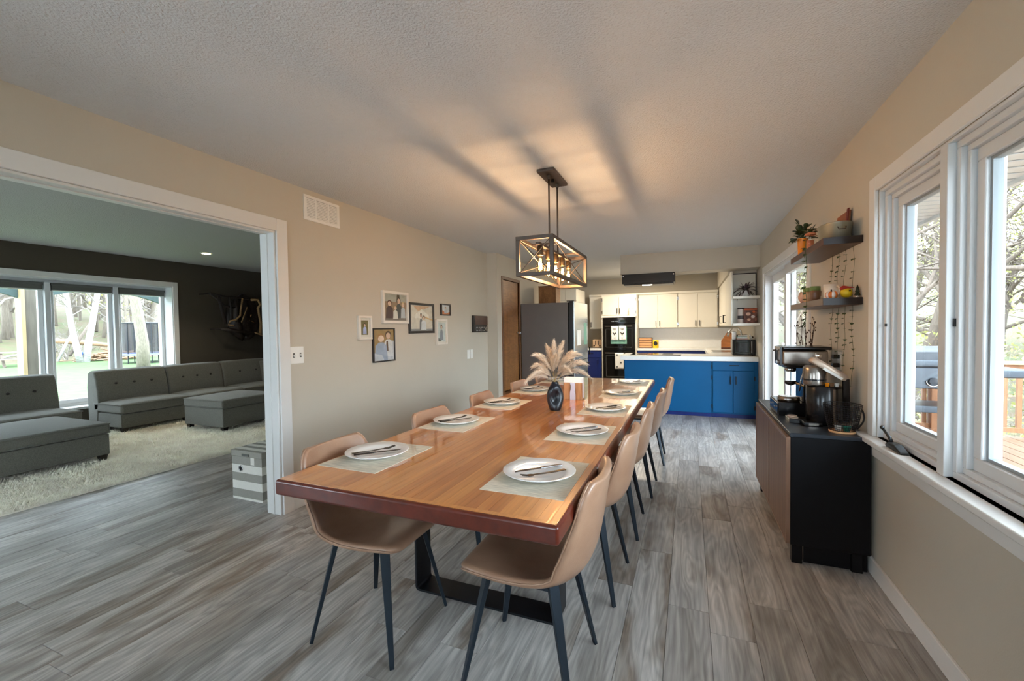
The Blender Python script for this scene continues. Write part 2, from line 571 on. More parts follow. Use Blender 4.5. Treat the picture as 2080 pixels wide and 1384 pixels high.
    def grid(s, fn, nu, nv):
        vs = [fn(i / nu, j / nv) for i in range(nu + 1) for j in range(nv + 1)]
        fs = [(i * (nv + 1) + j, (i + 1) * (nv + 1) + j, (i + 1) * (nv + 1) + j + 1, i * (nv + 1) + j + 1) for i in range(nu) for j in range(nv)]
        return s.add(vs, fs)

    def mesh(s, name, ms, smooth=False):
        me = bpy.data.meshes.new(name)
        me.from_pydata(s.v, [], s.f)
        for mm in (ms if isinstance(ms, (list, tuple)) else [ms]):
            me.materials.append(M[mm])
        if any(s.mi):
            me.polygons.foreach_set('material_index', s.mi)
        bm = bmesh.new()
        bm.from_mesh(me)
        bmesh.ops.recalc_face_normals(bm, faces=bm.faces)
        bm.to_mesh(me)
        bm.free()
        if smooth:
            me.polygons.foreach_set('use_smooth', [True] * len(me.polygons))
        me.update()
        return me

    def build(s, name, ms, parent=None, smooth=False, bev=0.0, seg=2, world=True, sub=0, solid=0.0):
        if parent is not None and world:
            o0 = ORI.get(parent.name, Vector((0, 0, 0)))
            s.v = [(p[0] - o0.x, p[1] - o0.y, p[2] - o0.z) for p in s.v]
        me = s.mesh(name, ms, smooth)
        o = bpy.data.objects.new(name, me)
        COL.objects.link(o)
        if parent is not None:
            o.parent = parent
            ORI[o.name] = ORI.get(parent.name, Vector((0, 0, 0)))
        else:
            ORI[o.name] = Vector((0, 0, 0))
        if solid:
            md = o.modifiers.new('solid', 'SOLIDIFY')
            md.thickness = solid
            md.offset = 0
        if bev:
            md = o.modifiers.new('bevel', 'BEVEL')
            md.width = bev
            md.segments = seg
            md.limit_method = 'ANGLE'
            md.angle_limit = math.radians(40)
            if seg > 1:
                me.polygons.foreach_set('use_smooth', [True] * len(me.polygons))
                w = o.modifiers.new('wn', 'WEIGHTED_NORMAL')
                w.keep_sharp = True
        if sub:
            md = o.modifiers.new('sub', 'SUBSURF')
            md.levels = sub
            md.render_levels = sub
        return o


def thing(name, label, cat, loc=(0, 0, 0), rotz=0.0, group=None):
    o = bpy.data.objects.new(name, None)
    o.empty_display_size = 0.1
    COL.objects.link(o)
    o.location = loc
    o.rotation_euler = (0, 0, rotz)
    o['label'] = label
    o['category'] = cat
    if group:
        o['group'] = group
    ORI[o.name] = Vector(loc)
    return o


def tag(o, label, cat, group=None, kind=None):
    o['label'] = label
    o['category'] = cat
    if group:
        o['group'] = group
    if kind:
        o['kind'] = kind
    return o


def struct(o, label=None, cat=None):
    o['kind'] = 'structure'
    if label:
        o['label'] = label
    if cat:
        o['category'] = cat
    return o


def dup(root, loc, rotz, label=None):
    c = root.copy()
    COL.objects.link(c)
    c.location = loc
    c.rotation_euler = (0, 0, rotz)
    ORI[c.name] = Vector(loc)
    if label:
        c['label'] = label
    def kids(a, b):
        for ch in list(a.children):
            k = ch.copy()
            COL.objects.link(k)
            k.parent = b
            kids(ch, k)
    kids(root, c)
    return c


def part_copy(o, parent, loc=(0, 0, 0), rot=(0, 0, 0), scale=(1, 1, 1)):
    c = o.copy()
    COL.objects.link(c)
    c.parent = parent
    c.location = loc
    c.rotation_euler = rot
    c.scale = scale
    return c

# ------------------------------------------------------------------ the room shell
XR, XL, ZC = 0.902, -2.7485, 2.44
XLW, ZL = -8.0, 2.54          # living room far wall and ceiling
YR, YB = -2.0, 10.0

# floor: slab + planks
fl = struct(MB().box(-8.3, 1.05, -2.2, 10.2, -0.12, -0.014).build('floor', 'subfloor'), 'grey wood plank floor running through all rooms', 'floor')
PW, PL = 0.178, 1.22


def cam_proj(p):
    q = Vector(p) - Vector((0, 0, CAM_H))
    z = q.dot(d)
    if z < 0.05:
        return None
    return (1040 + 875.73 * q.dot(r2) / z, 692 - 875.73 * q.dot(u2) / z, z)


def plank_mesh(w, l):
    g, c = 0.0006, 0.0016
    b = MB()
    x0, x1, y0, y1 = g, w - g, g, l - g
    vs = [(x0, y0, -0.013), (x1, y0, -0.013), (x1, y1, -0.013), (x0, y1, -0.013),
          (x0, y0, -c), (x1, y0, -c), (x1, y1, -c), (x0, y1, -c),
          (x0 + c, y0 + c, 0), (x1 - c, y0 + c, 0), (x1 - c, y1 - c, 0), (x0 + c, y1 - c, 0)]
    fs = [(0, 1, 5, 4), (1, 2, 6, 5), (2, 3, 7, 6), (3, 0, 4, 7), (4, 5, 9, 8), (5, 6, 10, 9), (6, 7, 11, 10), (7, 4, 8, 11), (8, 9, 10, 11)]
    return b.add(vs, fs)


rng = random.Random(11)
planks = []
x = 0.080 + 5 * PW
k = 0
while x > -8.2:
    x0 = x - PW
    x1 = min(x, 0.9)
    x0c = max(x0, -8.2)
    y = -2.0 - rng.random() * PL
    if abs(x0 - 0.080) < 0.01:
        y = 2.026 - 4 * PL
    while y < 10.0:
        y0, y1 = max(y, -2.0), min(y + PL, 10.0)
        if y1 - y0 > 0.02:
            planks.append((x0c, x1, y0, y1))
        y += PL
    x -= PW
    k += 1


def plank_score(pl):
    x0, x1, y0, y1 = pl
    tot = 0
    for i in range(5):
        p = cam_proj(((x0 + x1) / 2, y0 + (y1 - y0) * (i + 0.5) / 5, 0))
        if p and -20 < p[0] < 2100 and p[1] < 1404:
            tot += 1 / p[2] ** 3
    xm, ym = (x0 + x1) / 2, (y0 + y1) / 2
    if xm < -2.9 and ym / -xm > 2.25 / 2.75 + 0.1:
        tot *= 0.02      # behind the dividing wall
    return tot * (x1 - x0) * (y1 - y0)


planks.sort(key=plank_score, reverse=True)
full = plank_mesh(PW, PL).mesh('plank', 'floor_plank')
for i, (x0, x1, y0, y1) in enumerate(planks[:300]):
    if abs(x1 - x0 - PW) < 1e-4 and abs(y1 - y0 - PL) < 1e-4:
        me = full
    else:
        me = plank_mesh(x1 - x0, y1 - y0).mesh('plank', 'floor_plank')
    o = bpy.data.objects.new('plank', me)
    COL.objects.link(o)
    o.location = (x0, y0, 0)
    o.parent = fl
rest = MB()
for (x0, x1, y0, y1) in planks[300:]:
    q = plank_mesh(x1 - x0, y1 - y0)
    rest.add([(a + x0, b + y0, c) for a, b, c in q.v], q.f)
ro = rest.build('plank_field', 'floor_plank', fl)
ro['kind'] = 'stuff'

# ceilings
struct(MB().box(XL - 0.07, XR + 0.15, YR, YB + 0.15, ZC, ZC + 0.12).build('ceiling', 'ceiling_paint'), 'white stippled ceiling over dining room and kitchen', 'ceiling')
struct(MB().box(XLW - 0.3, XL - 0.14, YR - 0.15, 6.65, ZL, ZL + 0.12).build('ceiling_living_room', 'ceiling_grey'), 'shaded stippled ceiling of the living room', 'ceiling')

# right wall, with the window and the sliding door cut out
WY0, WY1, WZ0, WZ1 = 0.35, 2.79, 0.745, 2.02
SY0, SY1, SZ1 = 4.2, 6.42, 2.0
XO = XR + 0.15
w = MB()
w.box(XR, XO, YR, WY0, 0, ZC).box(XR, XO, WY1, SY0, 0, ZC).box(XR, XO, SY1, YB + 0.15, 0, ZC)
w.box(XR, XO, WY0, WY1, 0, WZ0).box(XR, XO, WY0, WY1, WZ1, ZC).box(XR, XO, SY0, SY1, SZ1, ZC)
struct(w.build('wall_right', 'wall_paint'), 'beige wall with the window and sliding door', 'wall')
# left wall with the wide cased opening
OY0, OY1, OZ = -0.9, 2.235, 2.06
w = MB()
w.box(XL - 0.14, XL, OY1, 5.73, 0, ZL).box(XL - 0.14, XL, OY0, OY1, OZ, ZL).box(XL - 0.14, XL, YR, OY0, 0, ZL)
struct(w.build('wall_left', 'wall_paint'), 'pale beige wall with the picture frames', 'wall')
# kitchen side wall with the wooden closet door
XK = -2.585
DY0, DY1, DZ0, DZ1 = 5.93, 6.585, 0.36, 2.08
w = MB()
w.box(XL - 0.14, XK, 5.73, DY0, 0, ZC).box(XL - 0.14, XK, DY1, YB, 0, ZC).box(XL - 0.14, XK, DY0, DY1, 0, DZ0).box(XL - 0.14, XK, DY0, DY1, DZ1, ZC)
w.box(XL - 0.14, XL - 0.12, DY0, DY1, DZ0, DZ1)
struct(w.build('wall_kitchen_side', 'wall_paint'), 'kitchen side wall around the wooden closet door', 'wall')
struct(MB().box(XL - 0.14, XO, YB, YB + 0.15, 0, ZC).build('wall_back', 'wall_paint'), 'kitchen back wall behind the cabinets', 'wall')
# rear wall behind the camera, with an opening added for daylight
RX0, RX1, RZ0, RZ1 = -1.6, -0.2, 0.8, 2.05
w = MB()
w.box(XL - 0.14, RX0, YR - 0.15, YR, 0, ZC + 0.1).box(RX1, XO, YR - 0.15, YR, 0, ZC + 0.1).box(RX0, RX1, YR - 0.15, YR, 0, RZ0).box(RX0, RX1, YR - 0.15, YR, RZ1, ZC + 0.1)
struct(w.build('wall_rear', 'wall_paint'), 'rear wall behind the viewer', 'wall')
# living room walls
LY0, LY1, LZ0, LZ1 = 0.35, 4.53, 0.30, 2.116
w = MB()
w.box(XLW - 0.28, XLW, YR, LY0, 0, ZL).box(XLW - 0.28, XLW, LY1, 6.65, 0, ZL).box(XLW - 0.28, XLW, LY0, LY1, 0, LZ0).box(XLW - 0.28, XLW, LY0, LY1, LZ1, ZL)
struct(w.build('wall_living_room_window', 'dark_wall'), 'dark brown living room wall around the wide window', 'wall')
struct(MB().box(XLW, XL - 0.14, 6.5, 6.65, 0, ZL).build('wall_living_room_end', 'dark_wall'), 'dark end wall of the living room', 'wall')
w = MB()
w.box(XLW - 0.28, -5.5, YR - 0.15, YR, 0, ZL).box(-4.0, XL - 0.14, YR - 0.15, YR, 0, ZL).box(-5.5, -4.0, YR - 0.15, YR, 0, 0.5).box(-5.5, -4.0, YR - 0.15, YR, 2.2, ZL)
w3 = struct(MB().ring('y', YR - 0.12, YR - 0.03, -5.5, -4.0, 0.5, 2.2, 0.07).build('added_window_3', 'window_white'), 'added white framed rear window, out of view, lighting the living room', 'window')  # added out of view to bring more daylight into the living room
MB().box(-5.43, -4.07, YR - 0.08, YR - 0.075, 0.57, 2.13).build('pane', 'pane', w3)
struct(w.build('wall_living_room_rear', 'dark_wall'), 'dark rear wall of the living room', 'wall')

# soffit over the peninsula and bulkhead over the right-hand cabinets
struct(MB().box(-0.98, XR, 6.80, 7.15, 2.14, ZC).box(0.53, XR, 7.15, YB, 2.11, ZC).build('trim_soffit', 'wall_paint'), 'beige soffit boxed in over the blue peninsula', 'soffit')

# trims
t = MB()
cw = 0.088
t.box(XL, XL + 0.018, OY1, OY1 + cw, 0, OZ + cw).box(XL, XL + 0.018, OY0 - cw, OY1, OZ, OZ + cw).box(XL, XL + 0.018, OY0 - cw, OY0, 0, OZ)
t.box(XL - 0.158, XL - 0.14, OY1, OY1 + cw, 0, OZ + cw).box(XL - 0.158, XL - 0.14, OY0 - cw, OY1, OZ, OZ + cw)
t.box(XL - 0.14, XL, OY1 - 0.014, OY1, 0, OZ - 0.014).box(XL - 0.14, XL, OY0, OY1, OZ - 0.014, OZ).box(XL - 0.14, XL, OY0, OY0 + 0.014, 0, OZ - 0.014)
t.box(XL - 0.075, XL - 0.062, OY1 - 0.020, OY1 - 0.014, 0, OZ - 0.014).box(XL - 0.075, XL - 0.062, OY0, OY1 - 0.014, OZ - 0.020, OZ - 0.014)
struct(t.build('trim_1', 'trim_white', bev=0.002, seg=1), 'white casing around the wide living room opening', 'trim')
struct(MB().box(XL, XL + 0.014, OY1 + cw, 5.73, 0, 0.125).build('baseboard_left', 'trim_white', bev=0.003, seg=1), 'white baseboard under the picture wall', 'baseboard')
struct(MB().box(XR - 0.014, XR, YR, SY0 - 0.09, 0, 0.092).build('baseboard_right', 'trim_white', bev=0.003, seg=1), 'white baseboard under the window', 'baseboard')
struct(MB().box(XK, XK + 0.014, 5.744, 6.60, 0, 0.10).box(XL + 0.014, XK + 0.014, 5.716, 5.73, 0, 0.10).build('baseboard_kitchen', 'trim_white'), 'white baseboard beside the wooden door', 'baseboard')
struct(MB().box(XLW, XLW + 0.016, YR, 6.5, 0, 0.12).build('baseboard_living_room', 'dark_wall'), 'dark baseboard under the living room window', 'baseboard')
# added rear glazing, out of view, sized to let daylight in
wr = struct(MB().ring('y', YR - 0.12, YR - 0.03, RX0, RX1, RZ0, RZ1, 0.07).box(-0.94, -0.86, YR - 0.12, YR - 0.03, RZ0 + .07, RZ1 - .07).build('added_window_4', 'window_white'), 'added white framed rear window behind the viewer, letting daylight in', 'window')
MB().box(RX0 + .07, -0.94, YR - 0.08, YR - 0.075, RZ0 + .07, RZ1 - .07).build('pane', 'pane', wr)
MB().box(-0.86, RX1 - .07, YR - 0.08, YR - 0.075, RZ0 + .07, RZ1 - .07).build('pane', 'pane', wr)

# ------------------------------------------------------------------ window 1 (right wall)
w1 = MB()
# reveal lining
w1.box(XR, XO, WY1 - 0.012, WY1, WZ0, WZ1).box(XR, XO, WY0, WY0 + 0.012, WZ0, WZ1).box(XR, XO, WY0, WY1, WZ1 - 0.012, WZ1)
# mullion post
w1.box(XR - 0.004, XO, 2.140, 2.192, WZ0, WZ1 - 0.012)
win1 = struct(w1.build('window_1', 'window_white', bev=0.002, seg=1), 'white casement and picture window beside the sideboard', 'window')


def sash(parent, y0, y1, z0, z1, X):
    """stepped outer frame, sash and pane in an opening of the right wall"""
    MB().ring('x', X + 0.022, X + 0.140, y0, y1, z0, z1, 0.026).build('outer_frame', 'window_white', parent, bev=0.002, seg=1)
    MB().ring('x', X + 0.040, X + 0.125, y0 + .026, y1 - .026, z0 + .026, z1 - .026, 0.022).build('stop_bead', 'window_white', parent, bev=0.002, seg=1)
    s = MB().ring('x', X + 0.058, X + 0.115, y0 + .048, y1 - .048, z0 + .048, z1 - .048, 0.048).build('sash_frame', 'window_white', parent, bev=0.003, seg=1)
    MB().ring('x', X + 0.072, X + 0.100, y0 + .096, y1 - .096, z0 + .096, z1 - .096, 0.012).build('glazing_bead', 'bead_grey', s)
    MB().box(X + 0.083, X + 0.088, y0 + .106, y1 - .106, z0 + .106, z1 - .106).build('pane', 'pane', s)


sash(win1, 2.192, WY1 - 0.012, WZ0, WZ1 - 0.012, XR)
sash(win1, WY0 + 0.012, 2.140, WZ0, WZ1 - 0.012, XR)
MB().box(XR + 0.016, XR + 0.024, 2.128, 2.138, 1.32, 1.35).build('catch', 'handle_black', win1)
MB().box(XR + 0.016, XR + 0.024, 2.745, 2.752, 1.32, 1.335).build('catch', 'handle_black', win1)
c1 = MB()
c1.box(XR - 0.018, XR, WY1, WY1 + 0.074, WZ0, WZ1 + 0.074).box(XR - 0.018, XR, WY0, WY1, WZ1, WZ1 + 0.074).box(XR - 0.018, XR, WY0 - .074, WY0, WZ0, WZ1 + 0.074)
struct(c1.build('trim_2', 'trim_white', bev=0.003, seg=1), 'flat white casing around the right-hand window', 'trim')
s1 = MB()
s1.box(XR - 0.062, XR + 0.05, WY0 - 0.12, WY1 + 0.125, WZ0 - 0.028, WZ0)
sill = struct(s1.build('trim_3', 'trim_white', bev=0.006, seg=2), 'white window sill board', 'window sill')
MB().box(XR - 0.02, XR, WY0 - 0.09, WY1 + 0.09, WZ0 - 0.10, WZ0 - 0.028).build('apron', 'trim_white', sill, bev=0.003, seg=1)

# ------------------------------------------------------------------ sliding door (right wall)
sd = MB()
sd.box(XR, XO, SY1 - 0.03, SY1, 0.0, SZ1).box(XR, XO, SY0, SY0 + 0.03, 0.0, SZ1).box(XR, XO, SY0 + .03, SY1 - .03, SZ1 - 0.03, SZ1).box(XR, XO + .03, SY0 + .03, SY1 - .03, 0.0, 0.03)
sl = struct(sd.build('door_1', 'window_white', bev=0.002, seg=1), 'white framed sliding glass door to the deck', 'door')
ym = (SY0 + SY1) / 2
for (a, b, X) in ((SY0 + .03, ym + 0.04, XR + 0.03), (ym - 0.04, SY1 - .03, XR + 0.08)):
    s = MB().ring('x', X, X + 0.042, a, b, 0.03, SZ1 - .03, 0.075, 0.10).build('door_panel', 'window_white', sl, bev=0.003, seg=1)
    MB().box(X + 0.018, X + 0.023, a + .075, b - .075, 0.13, SZ1 - .13).build('pane', 'pane', s)
MB().box(XR - 0.005, XR + 0.03, ym - 0.02, ym + 0.005, 0.95, 1.15).build('handle', 'plastic_white', sl, bev=0.004)
c1 = MB()
c1.box(XR - 0.018, XR, SY1, SY1 + 0.085, 0, SZ1 + 0.085).box(XR - 0.018, XR, SY0 - .085, SY1, SZ1, SZ1 + 0.085).box(XR - 0.018, XR, SY0 - .085, SY0, 0, SZ1)
struct(c1.build('trim_4', 'trim_white', bev=0.003, seg=1), 'flat white casing around the sliding door', 'trim')

# ------------------------------------------------------------------ living room window
XG = XLW - 0.25
lw = MB()
lw.box(XLW - 0.28, XLW + 0.002, LY1 - 0.012, LY1, LZ0, LZ1).box(XLW - 0.28, XLW + 0.002, LY0, LY0 + 0.012, LZ0, LZ1).box(XLW - 0.28, XLW + 0.002, LY0, LY1, LZ1 - 0.012, LZ1).box(XLW - 0.28, XLW + 0.03, LY0 - .05, LY1 + .05, LZ0 - 0.02, LZ0 + 0.012)
lwin = struct(lw.build('window_2', 'window_white'), 'wide white living room window in several panes behind the sofas', 'window')
muls = [3.836, 3.07, 2.31, 1.55, 0.79]
edges = [LY1 - 0.012] + muls + [LY0 + .012]
MB().box(XG - 0.03, XG + 0.04, LY0 + .012, LY1 - .012, LZ0 + .012, LZ0 + 0.05).build('frame_rail', 'window_white', lwin)
MB().box(XG - 0.03, XG + 0.04, LY0 + .012, LY1 - .012, LZ1 - 0.05, LZ1 - .012).build('frame_rail', 'window_white', lwin)
for y in muls:
    MB().box(XG - 0.03, XG + 0.09, y - 0.03, y + 0.03, LZ0 + .05, LZ1 - .05).build('mullion', 'window_white', lwin, bev=0.004, seg=1)
for i in range(len(edges) - 1):
    y1 = edges[i] - (0.03 if i else 0)
    y0 = edges[i + 1] + 0.03
    s = MB().ring('x', XG - 0.02, XG + 0.03, y0, y1, LZ0 + .05, LZ1 - .05, 0.05, 0.06).build('sash_frame', 'window_white', lwin, bev=0.004, seg=1)
    MB().box(XG, XG + 0.005, y0 + .05, y1 - .05, LZ0 + .11, LZ1 - .11).build('pane', 'pane', s)
MB().box(XG + .031, XG + 0.045, 3.045, 3.065, 1.6, 1.72).build('latch', 'handle_black', lwin)
MB().box(XG + .031, XG + 0.045, 3.045, 3.065, 0.62, 0.70).build('latch', 'handle_black', lwin)
for i in range(len(edges) - 1):
    y1 = edges[i] - (0.03 if i else 0)
    y0 = edges[i + 1] + 0.03
    if y1 < 2.6:
        continue
    bl = thing('roller_blind', ['raised grey pleated blind above the right-hand living room pane', 'raised grey pleated blind above the middle living room pane with the birches', 'raised grey pleated blind above the left living room pane'][i], 'blind', (XG + 0.06, (y0 + y1) / 2, 1.99), group='raised blinds of the living room window')
    MB().box(XG + 0.035, XG + 0.085, y0 + .01, y1 - .01, 2.025, 2.06).build('headrail', 'blind_grey', bl, bev=0.004)
    MB().box(XG + 0.042, XG + 0.08, y0 + .02, y1 - .02, 1.965, 2.025).build('pleats', 'blind_grey', bl)
    MB().box(XG + 0.038, XG + 0.084, y0 + .015, y1 - .015, 1.950, 1.965).build('bottom_rail', 'window_white', bl, bev=0.003)
c1 = MB()
c1.box(XLW, XLW + 0.018, LY1, LY1 + 0.075, LZ0 - .05, LZ1 + 0.075).box(XLW, XLW + 0.018, LY0, LY1, LZ1, LZ1 + 0.075).box(XLW, XLW + 0.018, LY0 - .075, LY0, LZ0 - .05, LZ1 + .075)
struct(c1.build('trim_5', 'trim_white', bev=0.003, seg=1), 'white casing around the living room window', 'trim')

# ------------------------------------------------------------------ kitchen closet door
dr = MB()
dr.ring('x', XK - 0.09, XK + 0.014, DY0 - 0.045, DY1 + 0.045, DZ0 - 0.02, DZ1 + 0.045, 0.045, 0.045)
door = struct(dr.build('door_2', 'door_frame_wood', bev=0.003, seg=1), 'brown stained wood door with dark wood frame', 'door')
lf = MB().box(XK - 0.05, XK - 0.012, DY0 + .004, DY1 - .004, DZ0 + .03, DZ1 - .004).build('door_leaf', 'door_wood', door, bev=0.002, seg=1)
MB().tube([(XK - .012, 6.50, 1.27), (XK + .03, 6.50, 1.27)], 0.011, 12).ball((XK + .048, 6.50, 1.27), 0.024, 0.028, 0.028).build('door_knob', 'silver', lf, smooth=True)
for z in (0.68, 1.30, 1.90):
    MB().tube([(XK - .004, DY0 + .008, z - .04), (XK - .004, DY0 + .008, z + .04)], 0.007, 8).build('hinge', 'handle_black', lf)

# ------------------------------------------------------------------ dining table
TX0, TX1, TY0, TY1, TZ = -1.50, -0.352, 1.185, 4.93, 0.76
TH = 0.062
tb = thing('dining_table', 'long glossy honey wood dining table with dark edge and black steel legs', 'table', ((TX0 + TX1) / 2, (TY0 + TY1) / 2, 0))
core = MB().box(TX0, TX1, TY0, TY1, TZ - TH, TZ - 0.0012).build('table_core', 'table_edge', tb, bev=0.011, seg=3)
bd = 0.020
MB().ring('z', TZ - 0.0012, TZ - 0.0001, TX0 + 0.012, TX1 - 0.012, TY0 + 0.012, TY1 - 0.012, bd, bd).build('border', 'table_strip', tb)
rng = random.Random(5)
sx0, sx1, sy0, sy1 = TX0 + 0.012 + bd, TX1 - 0.012 - bd, TY0 + 0.012 + bd, TY1 - 0.012 - bd
nst = 26
sw = (sx1 - sx0) / nst
for i in range(nst):
    y = sy0
    first = True
    while y < sy1 - 0.05:
        l = (0.35 + 0.9 * rng.random()) if first else (0.8 + 0.6 * rng.random())
        first = False
        y1 = min(sy1, y + l)
        if sy1 - y1 < 0.25:
            y1 = sy1
        a, b = sx0 + i * sw + 0.0004, sx0 + (i + 1) * sw - 0.0004
        MB().box(a, b, y + 0.0002, y1 - 0.0002, TZ - 0.004, TZ).build('strip', 'table_strip', tb)
        y = y1
for yc in (1.885, 4.256):
    pr = []
    lx0, lx1, th, rr = -1.305, -0.545, 0.010, 0.022
    lg = MB()
    out, inn = [], []
    for (cx, a0) in ((lx0 + rr, PI), (lx1 - rr, 1.5 * PI)):
        for k in range(5):
            an = a0 + k / 4 * PI / 2
            out.append((cx + rr * math.cos(an), rr + rr * math.sin(an)))
            inn.append((cx + (rr - th) * math.cos(an), rr + (rr - th) * math.sin(an)))
    zt = TZ - TH - 0.001
    pts_o = [(lx0, zt)] + out + [(lx1, zt)]
    pts_i = [(lx0 + th, zt)] + inn + [(lx1 - th, zt)]
    for k in range(len(pts_o) - 1):
        lg.prism([pts_o[k], pts_o[k + 1], pts_i[k + 1], pts_i[k]], 'y', yc - 0.065, yc + 0.065)
    lg.box(lx0 - .04, lx1 + .04, yc - 0.065, yc + 0.065, zt - 0.008, zt)
    lg.build('leg', 'black_steel', tb)


# ------------------------------------------------------------------ chairs (front = local +x)
def cr(pts, t):
    n = len(pts) - 1
    f = min(max(t * n, 0), n - 1e-6)
    i = int(f)
    f -= i
    p = [pts[max(0, min(n, i + k))] for k in (-1, 0, 1, 2)]
    return [0.5 * ((2 * p[1][c]) + (-p[0][c] + p[2][c]) * f + (2 * p[0][c] - 5 * p[1][c] + 4 * p[2][c] - p[3][c]) * f * f + (-p[0][c] + 3 * p[1][c] - 3 * p[2][c] + p[3][c]) * f ** 3) for c in range(len(p[0]))]


# x, z, half width, edge lift
CH = [(0.212, 0.442, 0.150, 0.000), (0.205, 0.458, 0.195, 0.000), (0.165, 0.462, 0.215, 0.004), (0.09, 0.452, 0.224, 0.012), (0.0, 0.440, 0.227, 0.024),
      (-0.09, 0.434, 0.227, 0.040), (-0.165, 0.444, 0.227, 0.060), (-0.215, 0.482, 0.227, 0.078), (-0.243, 0.540, 0.226, 0.078), (-0.258, 0.610, 0.228, 0.066),
      (-0.270, 0.680, 0.220, 0.054), (-0.280, 0.745, 0.208, 0.044), (-0.288, 0.792, 0.190, 0.036), (-0.292, 0.815, 0.160, 0.030)]


def chair_surf(u_, v_):
    x_, z_, hw, e = cr(CH, u_)
    a = cr(CH, max(0, u_ - 0.02))
    b = cr(CH, min(1, u_ + 0.02))
    tx, tz = b[0] - a[0], b[1] - a[1]
    l = math.hypot(tx, tz) or 1
    nx, nz = tz / l, -tx / l
    s_ = v_ * 2 - 1
    lift = e * abs(s_) ** 2.6
    return (x_ + nx * lift, s_ * hw, z_ + nz * lift)


ch0 = thing('dining_chair', 'x', 'chair', (0, 0, 0), group='tan leather dining chairs around the table')
shell = MB().grid(chair_surf, 30, 14).build('seat_shell', 'leather', ch0, smooth=True, solid=0.030, sub=1)
shell.modifiers['solid'].use_even_offset = False
def chair_edge(side):
    return [Vector(chair_surf(i / 24, side)) for i in range(25)]
for s_ in (0, 1):
    MB().tube(chair_edge(s_), 0.0035, 5).build('seam', 'leather', ch0, smooth=True)
MB().bar((-0.12, 0, 0.416), (0.13, 0, 0.424), 0.30, 0.012).build('under_plate', 'leg_steel', ch0)
for fx, fy in ((1, 1), (1, -1), (-1, 1), (-1, -1)):
    lg = MB().bar((fx * 0.125, fy * 0.135, 0.432), (fx * 0.208, fy * 0.210, 0.0), 0.020, 0.040, up=(fx * -0.8, fy * 0.8, 0), w2=0.014, h2=0.018)
    lg.build('leg', 'leg_steel', ch0, bev=0.002, seg=1)
RC = [(-0.575, 1.565), (-0.540, 2.262), (-0.515, 2.955), (-0.480, 3.690), (-0.445, 4.550)]
LC = [(-1.298, 1.555), (-1.30, 2.365), (-1.31, 3.13), (-1.31, 3.96), (-1.31, 4.66)]
ordn = ['nearest', 'second', 'third', 'fourth', 'farthest']
first = True
for side, lst, rz in (('right', RC, PI), ('left', LC, 0.0)):
    for i, (x, y) in enumerate(lst):
        what = "on the table's window side" if side == 'right' else "on the table's picture wall side"
        lab = 'tan leather dining chair, %s %s' % (ordn[i] if i in (0, 4) else ordn[i] + ' from the front', what)
        jit = [0.02, -0.02, 0.015, -0.01, 0.03][i]
        if first:
            ch0.location = (x, y, 0)
            ch0.rotation_euler = (0, 0, rz + jit)
            ch0['label'] = lab
            first = False
        else:
            dup(ch0, (x, y, 0), rz + jit, lab)

# ------------------------------------------------------------------ place settings
PY = [1.585, 2.315, 3.020, 3.770, 4.560]
first = None
prof = [(0.0, 0.0), (0.085, 0.0), (0.092, 0.004), (0.140, 0.020), (0.1425, 0.0225), (0.141, 0.0240), (0.100, 0.0105), (0.092, 0.0070), (0.0, 0.0060)]
pl_me = MB().lathe(prof, n=40).mesh('plate', 'porcelain', True)
mat_me = MB().box(-0.155, 0.155, -0.21, 0.21, 0, 0.0015).mesh('placemat', 'placemat_weave')


def knife_mesh():
    b = MB()
    hd = [(0.0, 0.0075), (0.02, 0.009), (0.085, 0.0075), (0.095, 0.006)]
    for i in range(len(hd) - 1):
        b.add([(hd[i][0], -hd[i][1], 0), (hd[i + 1][0], -hd[i + 1][1], 0), (hd[i + 1][0], hd[i + 1][1], 0), (hd[i][0], hd[i][1], 0),
               (hd[i][0], -hd[i][1] * .7, 0.005), (hd[i + 1][0], -hd[i + 1][1] * .7, 0.005), (hd[i + 1][0], hd[i + 1][1] * .7, 0.005), (hd[i][0], hd[i][1] * .7, 0.005)],
              [(0, 3, 2, 1), (4, 5, 6, 7), (0, 1, 5, 4), (2, 3, 7, 6)])
    return b


knife_handle = knife_mesh().mesh('knife_handle', 'cutlery')
knife_blade = MB().prism([(0.095, -0.006), (0.13, -0.009), (0.185, -0.009), (0.205, -0.004), (0.21, 0.004), (0.095, 0.006)], 'z', 0.001, 0.003).mesh('knife_blade', 'cutlery')
fh = MB()
fh.add([(0.0, -0.008, 0.002), (0.07, -0.005, 0.001), (0.14, -0.004, 0.004), (0.14, 0.004, 0.004), (0.07, 0.005, 0.001), (0.0, 0.008, 0.002)], [(0, 1, 4, 5), (1, 2, 3, 4)])
fh.add([(0.0, -0.008, 0.005), (0.07, -0.005, 0.004), (0.14, -0.004, 0.007), (0.14, 0.004, 0.007), (0.07, 0.005, 0.004), (0.0, 0.008, 0.005)], [(5, 4, 1, 0), (4, 3, 2, 1)])
fh.add([(0, -.008, .002), (0.07, -.005, .001), (.14, -.004, .004), (0, -.008, .005), (.07, -.005, .004), (.14, -.004, .007)], [(0, 1, 4, 3), (1, 2, 5, 4)])
fh.add([(0, .008, .002), (0.07, .005, .001), (.14, .004, .004), (0, .008, .005), (.07, .005, .004), (.14, .004, .007)], [(3, 4, 1, 0), (4, 5, 2, 1)])
fork_handle = fh.mesh('fork_handle', 'cutlery')
ft = MB()
ft.prism([(0.14, -0.004), (0.15, -0.011), (0.165, -0.012), (0.165, 0.012), (0.15, 0.011), (0.14, 0.004)], 'z', 0.004, 0.0065)
